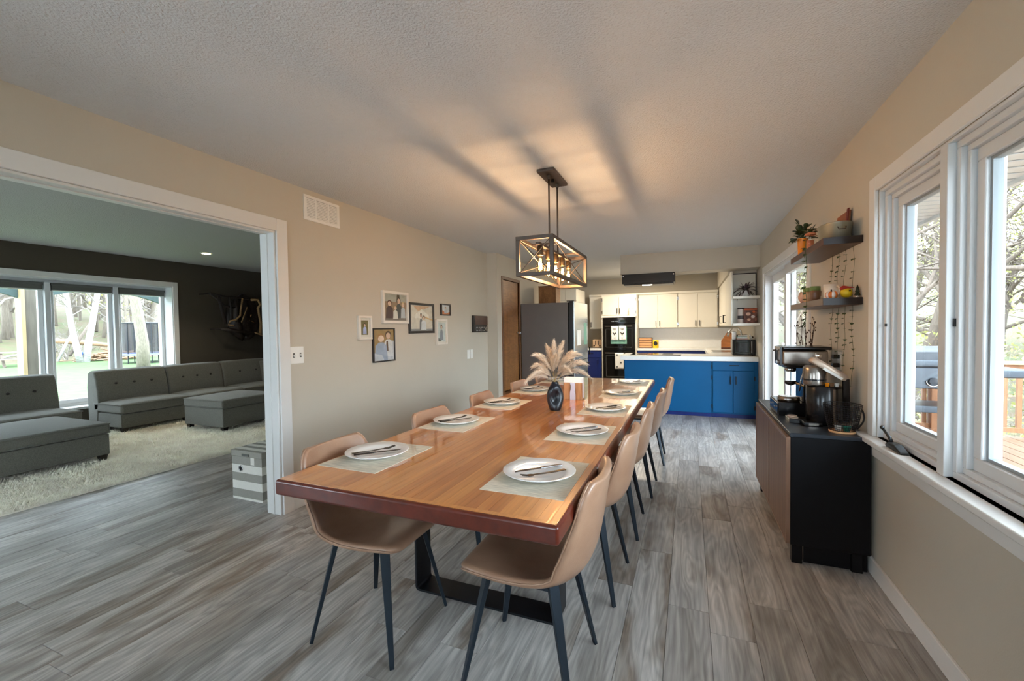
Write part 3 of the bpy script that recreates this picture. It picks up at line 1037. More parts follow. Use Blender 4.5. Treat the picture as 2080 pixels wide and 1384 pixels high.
for k in range(4):
    yy = -0.0102 + k * 0.0068
    ft.add([(0.165, yy - .0019, .004), (0.195, yy - .0013, .012), (0.195, yy + .0013, .012), (0.165, yy + .0019, .004),
            (0.165, yy - .0019, .0065), (0.195, yy - .0013, .0135), (0.195, yy + .0013, .0135), (0.165, yy + .0019, .0065)],
           [(0, 3, 2, 1), (4, 5, 6, 7), (0, 1, 5, 4), (2, 3, 7, 6), (1, 2, 6, 5)])
fork_tines = ft.mesh('fork_tines', 'cutlery')


def mobj(name, me, loc, rotz=0, parent=None, rot=None):
    o = bpy.data.objects.new(name, me)
    COL.objects.link(o)
    o.location = loc
    o.rotation_euler = rot if rot else (0, 0, rotz)
    if parent:
        o.parent = parent
    else:
        ORI[o.name] = Vector(loc)
    return o


ordp = ['front', 'second', 'third', 'fourth', 'last']
for side, px, mx in (('window side', -0.545, -0.545), ('picture wall side', -1.335, -1.322)):
    sgn = 1 if side == 'window side' else -1
    for i, y in enumerate(PY):
        yy = y + (0.0 if side == 'window side' else 0.005)
        pos = "%s setting on the table's %s" % (ordp[i], side)
        tag(mobj('placemat', mat_me, (mx, yy - 0.005, TZ), 0.01 * sgn), 'woven grey beige placemat at the ' + pos, 'placemat', 'woven placemats on the table')
        tag(mobj('plate', pl_me, (px, yy + (-0.0 if i else 0), TZ + 0.0015)), 'round white dinner plate at the ' + pos, 'plate', 'white dinner plates on the table')
        zc = TZ + 0.0015 + 0.0145
        jr = random.Random(i * 7 + sgn)
        a = math.radians(50 + jr.uniform(-6, 6))
        if sgn > 0:
            # knife blade and tines point to the camera side of the table
            kx, ky, ka = px + 0.062, yy + 0.10, a + PI
            fx, fy, fa = px + 0.092, yy + 0.045, a + PI + 0.05
        else:
            kx, ky, ka = px - 0.062, yy - 0.085, a
            fx, fy, fa = px - 0.082, yy - 0.075, a + 0.10
        kn = thing('knife', 'dark steel knife on the plate at the ' + pos, 'knife', (kx, ky, zc), ka, 'table knives on the plates')
        mobj('handle', knife_handle, (0, 0, 0), parent=kn)
        mobj('blade', knife_blade, (0, 0, 0), parent=kn)
        fk = thing('fork', 'dark steel fork on the plate at the ' + pos, 'fork', (fx, fy, zc), fa, 'table forks on the plates')
        mobj('handle', fork_handle, (0, 0, 0), parent=fk)
        mobj('tines', fork_tines, (0, 0, 0), parent=fk)

# ------------------------------------------------------------------ vase with pampas
VX, VY = -0.875, 2.905
va = thing('vase', 'matte black twisted vase with a hollow loop in its side', 'vase', (VX, VY, TZ))
vp = [(0.036, 0.0), (0.042, 0.012), (0.050, 0.05), (0.054, 0.09), (0.050, 0.13), (0.038, 0.165), (0.026, 0.185), (0.022, 0.198), (0.019, 0.198), (0.022, 0.18), (0.03, 0.16)]


def vase_surf(u_, v_):
    rr, z = cr(vp, u_)
    an = v_ * 2 * PI
    tw = z * 9.0
    # a deep twisting groove that reads as the loop of the vase
    g = math.cos(an - 4.75 - tw * 0.45)
    groove = max(0, g) ** 3 * 0.72 * math.exp(-((z - 0.095) / 0.042) ** 2)
    k = rr * (1 + 0.10 * math.cos(2 * an - tw) * math.sin(min(1, z / 0.2) * PI) - groove)
    return (VX + k * math.cos(an), VY + k * math.sin(an), TZ + z)


MB().grid(vase_surf, 40, 40).build('body', 'vase_black', va, smooth=True)
MB().lathe([(0.0, 0.001), (0.037, 0.0)], (VX, VY, TZ + 0.0005), 24).build('base', 'vase_black', va)
rng = random.Random(3)
tips = [(-0.195, -0.02, 0.205), (-0.165, 0.03, 0.30), (-0.125, -0.03, 0.385), (-0.06, 0.03, 0.435), (-0.005, 0.0, 0.470), (0.055, 0.0, 0.462),
        (0.115, 0.05, 0.40), (0.17, -0.02, 0.392), (0.20, 0.03, 0.33), (0.225, 0.0, 0.255), (-0.13, -0.06, 0.255), (0.02, -0.06, 0.38), (0.12, -0.08, 0.29), (-0.03, 0.08, 0.36)]
words = ['lowest on the left, drooping', 'second lowest on the left', 'upper left, leaning out', 'upright, left of the middle', 'tallest, in the middle', 'upright, right of the middle',
         'short and slanting behind, upper right', 'long, arching to the upper right', 'long, arching far to the right', 'lowest on the right, drooping', 'short, low at the front left', 'small, in the middle of the bunch', 'short, low at the front right', 'upright, at the back of the bunch']
for i, (tx, ty, tz) in enumerate(tips):
    pm = thing('pampas_plume', 'fluffy cream pampas plume in the black vase, ' + words[i], 'pampas grass', (VX, VY, TZ + 0.16), group='pampas plumes in the vase')
    p0 = Vector((VX + rng.uniform(-.012, .012), VY + rng.uniform(-.012, .012), TZ + 0.165))
    p3 = Vector((VX + tx, VY + ty, TZ + tz))
    out = Vector((tx, ty, 0))
    p1 = p0 + Vector((tx * 0.10, ty * 0.10, 0.06 + 0.30 * max(0.0, tz - 0.2)))
    p2 = p0.lerp(p3, 0.62) + Vector((0, 0, 0.055 + 0.20 * out.length))

    def bz(t):
        return p0 * (1 - t) ** 3 + p1 * 3 * t * (1 - t) ** 2 + p2 * 3 * t * t * (1 - t) + p3 * t ** 3
    MB().tube([bz(k / 10) for k in range(11)], [0.0016] * 8 + [0.001] * 3, 5).build('stem', 'stem_tan', pm)
    fl_ = MB()
    for k in range(420):
        t = 0.34 + 0.66 * rng.random()
        c = bz(t)
        tan = (bz(min(1, t + 0.02)) - bz(max(0, t - 0.02))).normalized()
        rad = 0.030 * math.sin(min(1, (t - 0.30) / 0.66) * PI * 0.80 + 0.35)
        dirn = Vector((rng.gauss(0, 1), rng.gauss(0, 1), rng.gauss(0, 1)))
        dirn -= tan * dirn.dot(tan)
        dirn.normalize()
        ln = rng.uniform(0.018, 0.045)
        a = c
        b_ = c + dirn * rad * rng.uniform(0.4, 1.0) + tan * ln * 0.6
        e_ = b_ + tan * ln * 0.6 + Vector((0, 0, -0.006)) + dirn * 0.004
        sd_ = tan.cross(dirn).normalized() * 0.0011
        fl_.add([a - sd_, a + sd_, b_ + sd_, b_ - sd_, e_], [(0, 1, 2, 3), (3, 2, 4)])
    fl_.build('plume', 'pampas', pm)

# ------------------------------------------------------------------ napkin holder
nh = thing('napkin_holder', 'wood and resin block napkin holder behind the black vase', 'napkin holder', (-0.866, 3.40, TZ))
for yy in (3.375, 3.445):
    s = MB().box(-0.940, -0.890, yy - .008, yy + .008, TZ, TZ + 0.135).box(-0.845, -0.790, yy - .008, yy + .008, TZ, TZ + 0.135)
    s.build('side_panel', 'resin_wood', nh, bev=0.002, seg=1)
    MB().prism([(-0.890, TZ), (-0.845, TZ), (-0.845, TZ + .04), (-0.852, TZ + .07), (-0.845, TZ + .10), (-0.850, TZ + .135), (-0.890, TZ + .135), (-0.880, TZ + .1), (-0.890, TZ + .06)], 'y', yy - .0082, yy + .0082).build('resin_river', 'resin_pale', nh)
MB().box(-0.940, -0.790, 3.383, 3.437, TZ, TZ + 0.010).build('base', 'resin_wood', nh)
nk = thing('napkin_stack', 'stack of white paper napkins standing in the wooden holder', 'napkins', (-0.866, 3.41, TZ + 0.0105))
for i in range(6):
    y0 = 3.3845 + i * 0.0087
    MB().box(-0.944 + .002 * (i % 3), -0.796 + .002 * (i % 2), y0, y0 + 0.0078, TZ + 0.0105, TZ + 0.172 + .002 * (i % 3)).build('napkin', 'napkin_white', nk, bev=0.003)

# ------------------------------------------------------------------ chandelier
CX0, CX1, CY0, CY1, CZ0, CZ1 = -1.046, -0.792, 2.62, 3.59, 1.675, 1.932
cx = (CX0 + CX1) / 2
cl = thing('chandelier', 'open bronze box frame chandelier with five glowing bulbs over the table', 'chandelier', (cx, 3.05, ZC))
fw = 0.024
frm = MB()
frm.ring('y', CY0, CY0 + fw, CX0, CX1, CZ0, CZ1, fw).ring('y', CY1 - fw, CY1, CX0, CX1, CZ0, CZ1, fw)
for xx in (CX0, CX1 - fw):
    for zz in (CZ0, CZ1 - fw):
        frm.box(xx, xx + fw, CY0 + fw, CY1 - fw, zz, zz + fw)
frm.build('frame', 'bronze', cl, bev=0.0015, seg=1)


def rodx(a, b):
    MB().tube([a, b], 0.0032, 6).build('cross_rod', 'bronze', cl)


for yy in (CY0 + fw / 2, CY1 - fw / 2):
    rodx((CX0 + fw, yy, CZ0 + fw), (CX1 - fw, yy, CZ1 - fw))
    rodx((CX0 + fw, yy + .006, CZ1 - fw), (CX1 - fw, yy + .006, CZ0 + fw))
for xx in (CX0 + fw / 2, CX1 - fw / 2):
    rodx((xx, CY0 + fw, CZ0 + fw), (xx, CY1 - fw, CZ1 - fw))
    rodx((xx + .006, CY0 + fw, CZ1 - fw), (xx + .006, CY1 - fw, CZ0 + fw))
MB().box(cx - 0.014, cx + 0.014, CY0 + 0.07, CY1 - 0.07, 1.885, 1.903).build('lamp_bar', 'bronze', cl, bev=0.002)
for yy in (CY0 + .25, CY1 - .25):
    MB().bar((CX0 + fw / 2, yy, CZ1 - .012), (CX1 - fw / 2, yy, CZ1 - .012), 0.012, 0.012).build('bridge', 'bronze', cl)
for yy in (2.955, 3.165):
    MB().tube([(cx, yy, 1.90), (cx, yy, 2.405)], 0.0062, 10).build('down_rod', 'bronze', cl, smooth=True)
cn = MB().box(cx - 0.062, cx + 0.062, 2.868, 3.232, 2.418, ZC - 0.0005).build('canopy', 'bronze', cl, bev=0.004)
MB().lathe([(0.012, -0.012), (0.012, 0.012)], (cx, 3.05, 2.41), 12).build('screw_cap', 'handle_black', cn)
for yy in (2.955, 3.165):
    MB().lathe([(0.011, -0.018), (0.013, 0.010)], (cx, yy, 2.409), 12).build('rod_collar', 'bronze', cn)
bp = [(0.0, -0.128), (0.012, -0.124), (0.026, -0.105), (0.031, -0.085), (0.028, -0.060), (0.019, -0.030), (0.0145, -0.008), (0.0135, 0.0)]
for i in range(5):
    yy = 2.745 + i * (3.465 - 2.745) / 4
    so = MB().lathe([(0.019, 0.0), (0.021, 0.004), (0.021, 0.058), (0.012, 0.068)], (cx, yy, 1.820), 16).build('socket', 'brass_socket', cl, smooth=True)
    bu = MB().lathe(bp, (cx, yy, 1.822), 16).build('bulb', 'bulb_glass', cl, smooth=True)
    fi = MB()
    for k in range(6):
        a = k * PI / 3
        fi.tube([(cx + .005 * math.cos(a), yy + .005 * math.sin(a), 1.800), (cx + .010 * math.cos(a + .3), yy + .010 * math.sin(a + .3), 1.728)], 0.0019, 4)
    fi.build('filament', 'filament', bu)
    L = bpy.data.lights.new('bulb_light', 'POINT')
    L.energy = 3.7
    L.color = (1.0, 0.72, 0.46)
    L.shadow_soft_size = 0.018
    lo = bpy.data.objects.new('bulb_light', L)
    lo.location = (cx, yy, 1.765)
    COL.objects.link(lo)

# ------------------------------------------------------------------ left wall: vent, frames, switches, intercom
vt = thing('return_air_vent', 'white louvred return air vent high on the beige wall', 'vent', (XL, 2.67, 2.2))
MB().ring('x', XL, XL + 0.008, 2.487, 2.853, 2.204, 2.398, 0.028, 0.022).box(XL, XL + 0.0075, 2.598, 2.612, 2.226, 2.376).box(XL, XL + 0.0075, 2.728, 2.742, 2.226, 2.376).build('frame', 'plastic_white', vt, bev=0.0015, seg=1)
MB().box(XL + 0.0002, XL + 0.001, 2.515, 2.825, 2.226, 2.376).build('duct', 'void_dark', vt)
for (a, b) in ((2.515, 2.598), (2.612, 2.728), (2.742, 2.825)):
    for k in range(12):
        z = 2.2325 + k * 0.0123
        MB().bar((XL + 0.0045, a, z), (XL + 0.0045, b, z), 0.0008, 0.0105, up=(0.55, 0, 0.83)).build('slat', 'plastic_white', vt)


def ell(cy_, cz_, ry, rz, n=18):
    return [(cy_ + ry * math.cos(2 * PI * k / n), cz_ + rz * math.sin(2 * PI * k / n)) for k in range(n)]


PM = {}


def pcol(c):
    k = 'print_%d_%d_%d' % c
    if k not in M:
        mat(k, c, 0.5, vary=0.12, vscale=25)
    return k


def picture(name, y0, y1, z0, z1, fmat, fw, depth, matw, label, bgc, shapes):
    """framed print on the left wall; shapes are flat print blobs given in unit print space (a to the right as seen, b up)"""
    t = thing(name, label, 'picture frame', (XL, (y0 + y1) / 2, z0), group='framed family pictures on the beige wall')
    MB().ring('x', XL + 0.001, XL + depth, y0, y1, z0, z1, fw).build('frame', fmat, t, bev=0.002, seg=1)
    MB().box(XL + 0.001, XL + depth * 0.45, y0 + fw, y1 - fw, z0 + fw, z1 - fw).build('mount', 'frame_white', t)
    Y0, Y1, Z0, Z1 = y0 + fw + matw, y1 - fw - matw, z0 + fw + matw, z1 - fw - matw
    xx = XL + depth * 0.45
    pb = MB()
    mats = [pcol(bgc)]
    pb.box(xx, xx + 0.0008, Y0, Y1, Z0, Z1)
    for k, (kind, c, geo) in enumerate(shapes):
        cn_ = pcol(c)
        if cn_ not in mats:
            mats.append(cn_)
        pb.m(mats.index(cn_))
        if kind == 'e':
            poly = ell(*geo)
        else:
            poly = geo
        poly = [(Y0 + min(max(a, 0), 1) * (Y1 - Y0), Z0 + min(max(b, 0), 1) * (Z1 - Z0)) for a, b in poly]
        pb.prism(poly, 'x', xx + 0.0008 + k * 0.00006, xx + 0.0009 + k * 0.00006)
    pb.build('print', mats, t)
    MB().box(xx + 0.004, xx + 0.005, y0 + fw, y1 - fw, z0 + fw, z1 - fw).build('glazing', 'pane', t)


def person(cx_, base, h, w, body, skin, hair):
    hz = base + h
    return [('p', body, [(cx_ - w, base), (cx_ + w, base), (cx_ + w * .85, base + h * .55), (cx_ + w * .35, base + h * .68), (cx_ - w * .35, base + h * .68), (cx_ - w * .85, base + h * .55)]),
            ('e', hair, (cx_, base + h * .86, w * .62, h * .155)), ('e', skin, (cx_, base + h * .82, w * .46, h * .125))]


SK = (222, 184, 160)
picture('picture_frame', 3.365, 3.772, 1.405, 1.725, 'frame_white', 0.026, 0.032, 0.004, 'white framed photo of a family group in dark clothes', (150, 122, 96),
        [('p', (176, 172, 160), [(0, .72), (1, .72), (1, 1), (0, 1)]), ('p', (96, 84, 60), [(.55, .7), (.72, .7), (.7, 1), (.58, 1)]), ('p', (120, 110, 104), [(0, 0), (1, 0), (1, .12), (0, .1)])]
        + person(.24, .08, .68, .17, (70, 40, 44), SK, (92, 50, 34)) + person(.66, .1, .80, .14, (60, 66, 74), SK, (50, 38, 30)) + person(.50, .06, .50, .11, (220, 214, 206), SK, (190, 150, 100)) + person(.86, .1, .62, .11, (186, 190, 196), SK, (210, 180, 130)))
picture('picture_frame', 3.035, 3.207, 1.256, 1.472, 'frame_white', 0.020, 0.030, 0.022, 'small white framed photo of a person in pale blue', (128, 118, 70),
        person(.5, .05, .75, .28, (170, 176, 214), SK, (74, 54, 36)))
picture('picture_frame', 3.226, 3.547, 1.034, 1.358, 'frame_black', 0.012, 0.024, 0.0, 'large black framed close photo of a child and a woman', (170, 138, 92),
        [('p', (206, 204, 208), [(.55, 0), (1, 0), (1, .62), (.7, .66)])] + person(.72, .12, .82, .24, (224, 220, 220), SK, (92, 66, 48)) + [('p', (104, 76, 56), [(.60, .3), (.72, .3), (.70, .62), (.62, .62)])]
        + person(.36, .0, .86, .32, (168, 176, 196), (236, 204, 182), (176, 130, 84)) + [('p', (206, 206, 210), [(0, 0), (.5, 0), (.42, .16), (0, .26)])])
picture('picture_frame', 3.796, 4.276, 1.300, 1.632, 'frame_black', 0.026, 0.022, 0.0, 'wide black framed print of a couple before a white peaked tent', (214, 204, 190),
        [('p', (212, 170, 136), [(.12, .98), (.88, .98), (.52, .82), (.32, .78)]), ('p', (232, 226, 216), [(.18, .62), (.5, .86), (.82, .62), (.82, .5), (.18, .5)]), ('p', (214, 172, 120), [(.62, .52), (1, .40), (1, .46), (.66, .56)]),
         ('p', (140, 140, 142), [(.0, .0), (1, .0), (1, .08), (0, .08)])] + person(.46, .04, .66, .07, (110, 112, 118), SK, (80, 60, 44)) + person(.58, .04, .56, .12, (216, 218, 222), SK, (120, 90, 60)))
picture('picture_frame', 4.432, 4.648, 1.507, 1.648, 'frame_black', 0.015, 0.024, 0.0, 'tiny black framed photo with orange at its foot', (206, 208, 212),
        [('p', (204, 116, 64), [(0, 0), (1, 0), (1, .28), (.6, .12), (.3, .3), (0, .5)])] + person(.5, .1, .7, .16, (190, 190, 196), SK, (150, 120, 90)))
picture('picture_frame', 4.316, 4.552, 1.160, 1.462, 'frame_white', 0.022, 0.030, 0.016, 'tall white framed photo of a figure in a grey dress', (206, 212, 208),
        [('p', (120, 124, 118), [(0, 0), (.5, 0), (.4, .14), (0, .18)])] + person(.5, .08, .80, .22, (140, 144, 152), SK, (96, 70, 50)))


def plate_sw(name, y0, y1, z0, z1, label, n, toggles=True):
    t = thing(name, label, 'light switch', (XL, (y0 + y1) / 2, z0))
    MB().box(XL, XL + 0.006, y0, y1, z0, z1).build('cover_plate', 'plastic_white', t, bev=0.003)
    for k in range(n):
        yc_ = y0 + (y1 - y0) * (k + 0.5) / n
        zc_ = (z0 + z1) / 2
        if toggles:
            MB().bar((XL + .006, yc_, zc_), (XL + 0.017, yc_, zc_ + (0.006 if k else -0.006)), 0.008, 0.012).build('toggle', 'plastic_white', t)
            MB().box(XL + .006, XL + .0068, yc_ - .008, yc_ + .008, zc_ - .017, zc_ + .017).build('slot', 'blind_grey', t)
        else:
            MB().box(XL + .006, XL + .009, yc_ - .017, yc_ + .017, zc_ - .034, zc_ + .034).build('rocker', 'plastic_white', t, bev=0.002)
    return t


plate_sw('light_switch', 2.331, 2.452, 1.093, 1.222, 'white double toggle switch plate beside the wide opening', 2)
plate_sw('light_switch', 5.085, 5.158, 0.940, 1.062, 'white rocker switch plate below the intercom, the left of the pair', 1, False)
plate_sw('light_switch', 5.178, 5.251, 0.940, 1.062, 'white rocker switch plate below the intercom, the right of the pair', 1, False)
ic = thing('intercom', 'dark brown vintage wall intercom with silver buttons', 'intercom', (XL, 5.45, 1.29))
MB().box(XL, XL + 0.035, 5.235, 5.655, 1.295, 1.525).build('case', 'plastic_dark', ic, bev=0.003)
MB().box(XL + 0.035, XL + 0.043, 5.262, 5.650, 1.395, 1.520).build('speaker_panel', 'intercom_wood', ic, bev=0.003)
MB().box(XL + 0.035, XL + 0.038, 5.262, 5.650, 1.300, 1.385).build('control_panel', 'plastic_dark', ic)
for k in range(5):
    for j in range(2):
        MB().box(XL + .038, XL + .044, 5.29 + k * .074, 5.33 + k * .074, 1.312 + j * .04, 1.328 + j * .04).build('button', 'silver', ic)
for y in (5.40, 5.56):
    MB().tube([(XL + .038, y, 1.345), (XL + .055, y, 1.345)], 0.016, 14).build('dial', 'silver', ic)

# ------------------------------------------------------------------ living room
RGX0, RGX1, RGY0, RGY1 = -7.35, -4.70, -0.6, 5.6
rug = thing('shag_rug', 'cream shaggy wool rug under the grey sofas', 'rug', ((RGX0 + RGX1) / 2, (RGY0 + RGY1) / 2, 0))
MB().box(RGX0, RGX1, RGY0, RGY1, 0.0, 0.012).build('backing', 'rug_wool', rug)
rg = random.Random(21)
pile = MB()
PILE = 0.030
n = 0
while n < 62000:
    x_ = RGX1 - (RGX1 - RGX0) * rg.random() ** 1.25
    y_ = RGY0 + (RGY1 - RGY0) * rg.random()
    if y_ < 0.4 and rg.random() < 0.8:
        continue
    n += 1
    a = rg.random() * 2 * PI
    cl_ = noise.noise(Vector((x_ * 7, y_ * 7, 0)))
    ln = rg.uniform(0.6, 1.0) * PILE * (1 + 0.45 * cl_)
    ox, oy = math.cos(a) * 0.012 + 0.014 * cl_, math.sin(a) * 0.012 + 0.014 * noise.noise(Vector((x_ * 7, y_ * 7, 9)))
    w_ = 0.0042
    b_ = a + PI / 2
    wx, wy = math.cos(b_) * w_, math.sin(b_) * w_
    pile.add([(x_ - wx, y_ - wy, 0.011), (x_ + wx, y_ + wy, 0.011), (x_ + wx * .7 + ox * .6, y_ + wy * .7 + oy * .6, 0.011 + ln * .7), (x_ - wx * .7 + ox * .6, y_ - wy * .7 + oy * .6, 0.011 + ln * .7), (x_ + ox * 1.6, y_ + oy * 1.6, 0.011 + ln)],
             [(0, 1, 2, 3), (3, 2, 4)])
po = pile.build('pile', 'rug_wool', rug)
po['kind'] = 'stuff'


def cushion(x0, x1, y0, y1, z0, z1, crown=0.02, n=10, rnd=0.035):
    """soft box: rounded edges and crowned top"""
    b = MB()

    def sq(t):
        return math.copysign(abs(t) ** 0.35, t)
    hx, hy, hz = (x1 - x0) / 2, (y1 - y0) / 2, (z1 - z0) / 2
    cx_, cy_, cz_ = (x0 + x1) / 2, (y0 + y1) / 2, (z0 + z1) / 2
    b.box(x0, x1, y0, y1, z0, z1)
    return b


def soft_box(name, x0, x1, y0, y1, z0, z1, m_, parent, bev=0.035, crown=0.018):
    b = MB()
    N = 8
    # top grid crowned, walls straight; bevel modifier rounds the edges
    vs = []
    for i in range(N + 1):
        for j in range(N + 1):
            fx, fy = i / N, j / N
            z = z1 + crown * (1 - (2 * fx - 1) ** 4) * (1 - (2 * fy - 1) ** 4)
            vs.append((x0 + (x1 - x0) * fx, y0 + (y1 - y0) * fy, z))
    nt = len(vs)
    per = [(i, 0) for i in range(N)] + [(N, j) for j in range(N)] + [(i, N) for i in range(N, 0, -1)] + [(0, j) for j in range(N, 0, -1)]
    for i, j in per:
        vs.append((x0 + (x1 - x0) * i / N, y0 + (y1 - y0) * j / N, z0))
    fs = [(i * (N + 1) + j, (i + 1) * (N + 1) + j, (i + 1) * (N + 1) + j + 1, i * (N + 1) + j + 1) for i in range(N) for j in range(N)]
    L_ = len(per)
    for k in range(L_):
        a, b2 = per[k], per[(k + 1) % L_]
        fs.append((a[0] * (N + 1) + a[1], nt + k, nt + (k + 1) % L_, b2[0] * (N + 1) + b2[1]))
    fs.append(tuple(nt + k for k in range(L_)))
    b.add(vs, fs)
    return b.build(name, m_, parent, bev=bev, seg=4)


def piping(x0, x1, y0, y1, z, parent, ins=0.012):
    p = [(x0 + ins, y0), (x1 - ins, y0), (x1, y0 + ins), (x1, y1 - ins), (x1 - ins, y1), (x0 + ins, y1), (x0, y1 - ins), (x0, y0 + ins), (x0 + ins, y0)]
    MB().tube([(a, b, z) for a, b in p], 0.006, 6, False).build('piping', 'sofa_fabric', parent, smooth=True)


def feet(t, x0, x1, y0, y1, h=0.065, s=0.07, ins=0.02):
    for (xa, xb) in ((x0 + ins, x0 + ins + s), (x1 - ins - s, x1 - ins)):
        for (ya, yb) in ((y0 + ins, y0 + ins + s), (y1 - ins - s, y1 - ins)):
            xc_, yc_ = (xa + xb) / 2, (ya + yb) / 2
            v = [(xc_ + i * s * .36, yc_ + j * s * .36, 0.012) for i, j in ((-1, -1), (1, -1), (1, 1), (-1, 1))] + [(xc_ + i * s * .5, yc_ + j * s * .5, h + .01) for i, j in ((-1, -1), (1, -1), (1, 1), (-1, 1))]
            MB().add(v, [(0, 3, 2, 1), (4, 5, 6, 7), (0, 1, 5, 4), (1, 2, 6, 5), (2, 3, 7, 6), (3, 0, 4, 7)]).build('foot', 'sofa_foot', t)


def ottoman(x0, x1, y0, y1, top, label):
    t = thing('ottoman', label, 'ottoman', ((x0 + x1) / 2, (y0 + y1) / 2, 0), group='grey ottomans')
    z1 = top - 0.135
    MB().box(x0 + .008, x1 - .008, y0 + .008, y1 - .008, 0.07, z1).build('base', 'sofa_fabric', t, bev=0.012)
    soft_box('top_cushion', x0, x1, y0, y1, z1 + .002, top - 0.02, 'sofa_fabric', t, bev=0.028, crown=0.022)
    piping(x0, x1, y0, y1, top - 0.032, t)
    piping(x0, x1, y0, y1, z1 + 0.012, t)
    feet(t, x0, x1, y0, y1)


ottoman(-6.76, -5.67, 1.58, 2.575, 0.425, 'large grey upholstered ottoman nearest the left edge of the photo')
ottoman(-6.54, -5.72, 3.79, 4.64, 0.455, 'square grey upholstered ottoman in front of the long sofa')


def sofa(y0, y1, label, nb, buttons_y=None, corner=False):
    x0, x1 = -7.80, -6.98
    t = thing('sofa_section', label, 'sofa', ((x0 + x1) / 2, (y0 + y1) / 2, 0), group='grey tufted sofa sections along the window')
    MB().box(x0 + .15, x1 - .015, y0 + .012, y1 - .012, 0.075, 0.262).build('base', 'sofa_fabric', t, bev=0.015)
    soft_box('seat_cushion', x0 + .15, x1, y0 + .004, y1 - .004, 0.266, 0.398, 'sofa_fabric', t, bev=0.035, crown=0.02)
    piping(x0 + .15, x1, y0 + .004, y1 - .004, 0.383, t)
    prof = [(x0 + .02, 0.075), (x0 + .235, 0.075), (x0 + .285, 0.40), (x0 + .265, 0.55), (x0 + .225, 0.72), (x0 + .185, 0.815), (x0 + .10, 0.835), (x0 + .03, 0.80), (x0, 0.60)]
    bk = MB()
    N = 8
    n_ = len(prof)
    vs = []
    for j in range(N + 1):
        fy = j / N
        k = 1 - (2 * fy - 1) ** 6
        for (px, pz) in prof:
            vs.append((px + (0.012 * k if px > x0 + .15 and pz > 0.45 else 0), y0 + .004 + (y1 - y0 - .008) * fy, pz + (0.008 * k if pz > .8 else 0)))
    fs = [tuple(range(n_ - 1, -1, -1)), tuple(N * n_ + i for i in range(n_))]
    for j in range(N):
        for i in range(n_):
            fs.append((j * n_ + i, j * n_ + (i + 1) % n_, (j + 1) * n_ + (i + 1) % n_, (j + 1) * n_ + i))
    bo = bk.add(vs, fs).build('backrest', 'sofa_fabric', t, bev=0.022, seg=3)
    for k in range(nb):
        yb = y0 + (y1 - y0) * (0.25 + 0.25 * k) if nb == 3 else y0 + (y1 - y0) * (0.33 + 0.34 * k)
        MB().ball((x0 + .255, yb, 0.640), 0.012, 0.019, 0.016, 10, 6).build('button', 'sofa_foot', bo, smooth=True)
    feet(t, x0 + .03, x1, y0, y1)
    return t


sofa(2.00, 2.905, 'grey tufted armless sofa section at the left, apart from the others', 3)
sofa(3.285, 4.165, 'grey tufted sofa section right of the green lawn pane', 3)
sofa(4.17, 5.03, 'grey tufted sofa section in the middle of the long run', 3)
ct = sofa(5.035, 5.95, 'grey tufted corner sofa section below the wall rack', 2)
# corner return with a second back at its far end
MB().box(-7.60, -6.985, 5.74, 5.945, 0.40, 0.80).build('side_back', 'sofa_fabric', ct, bev=0.03, seg=3)

# striped storage bin beside the opening
bx0, bx1, by0, by1 = -3.42, -3.08, 2.33, 2.62
bn = thing('storage_bin', 'grey and white striped fabric storage bin with round grommet by the opening', 'storage bin', ((bx0 + bx1) / 2, (by0 + by1) / 2, 0))
zs = [0, 0.018, 0.085, 0.15, 0.215, 0.28, 0.345]
for k in range(6):
    MB().box(bx0, bx1, by0, by1, zs[k], zs[k + 1] - .0005).build('stripe', 'bin_white' if k % 2 == 0 else 'bin_fabric', bn)
ld = MB().box(bx0 - .006, bx1 + .006, by0 - .006, by1 + .006, 0.346, 0.395).build('lid', 'bin_fabric', bn, bev=0.006)
for k in range(3):
    MB().box(bx0 - .007, bx1 + .007, by0 + .03 + k * .09, by0 + .075 + k * .09, 0.3955, 0.3962).build('lid_stripe', 'bin_white', ld)
MB().box(bx0 + .13, bx0 + .21, by0 - .012, by0 - .006, 0.355, 0.372).build('clasp', 'blind_grey', ld)
gm = MB()
pts = [(bx0 + .10 + .021 * math.cos(k * PI / 8), by0 - .001, 0.250 + .021 * math.sin(k * PI / 8)) for k in range(17)]
gm.tube(pts, 0.005, 6, False)
gm.build('grommet', 'silver', bn, smooth=True)
MB().tube([(bx0 + .10, by0 - .002, .25), (bx0 + .10, by0 + .002, .25)], 0.018, 14).build('grommet_hole', 'void_dark', bn)
MB().box(bx1 - .12, bx1 - .08, by0 - .004, by0, 0.29, 0.375).build('strap', 'bin_white', bn)


# rustic rack with gear on the dark wall; wall coordinates from the photo
def wp(px, py, X=-7.72):
    return (X, 4.955 + (px - 185) * 0.0093 / 8.65, 2.018 - (py - 255) * 0.00875 / 8.65)


rk = thing('wall_rack', 'dark rustic branch rack hung with dark leather tack on the brown wall', 'wall rack', wp(560, 900, -7.98))


def br(pts, rad, name='branch', m_='old_wood', X=-7.72):
    MB().tube([wp(a, b, X) for a, b in pts], rad, 7).build(name, m_, rk, smooth=True)


br([(178, 250), (420, 285), (700, 290), (860, 300)], 0.022)
br([(330, 285), (370, 500), (430, 770)], 0.026)
br([(505, 290), (530, 520), (540, 720)], 0.024)
br([(620, 290), (625, 520), (610, 740)], 0.026)
br([(215, 265), (330, 365), (420, 440), (520, 480), (600, 470)], 0.016)
br([(350, 860), (600, 900), (930, 935)], 0.028)
br([(190, 250), (200, 252)], 0.03)
for (a, b) in ((190, 252), (352, 862), (860, 300)):
    p = wp(a, b)
    MB().tube([p, (-8.0, p[1], p[2])], 0.014, 6).build('bracket', 'old_wood', rk)
gr = random.Random(4)
sk = MB()


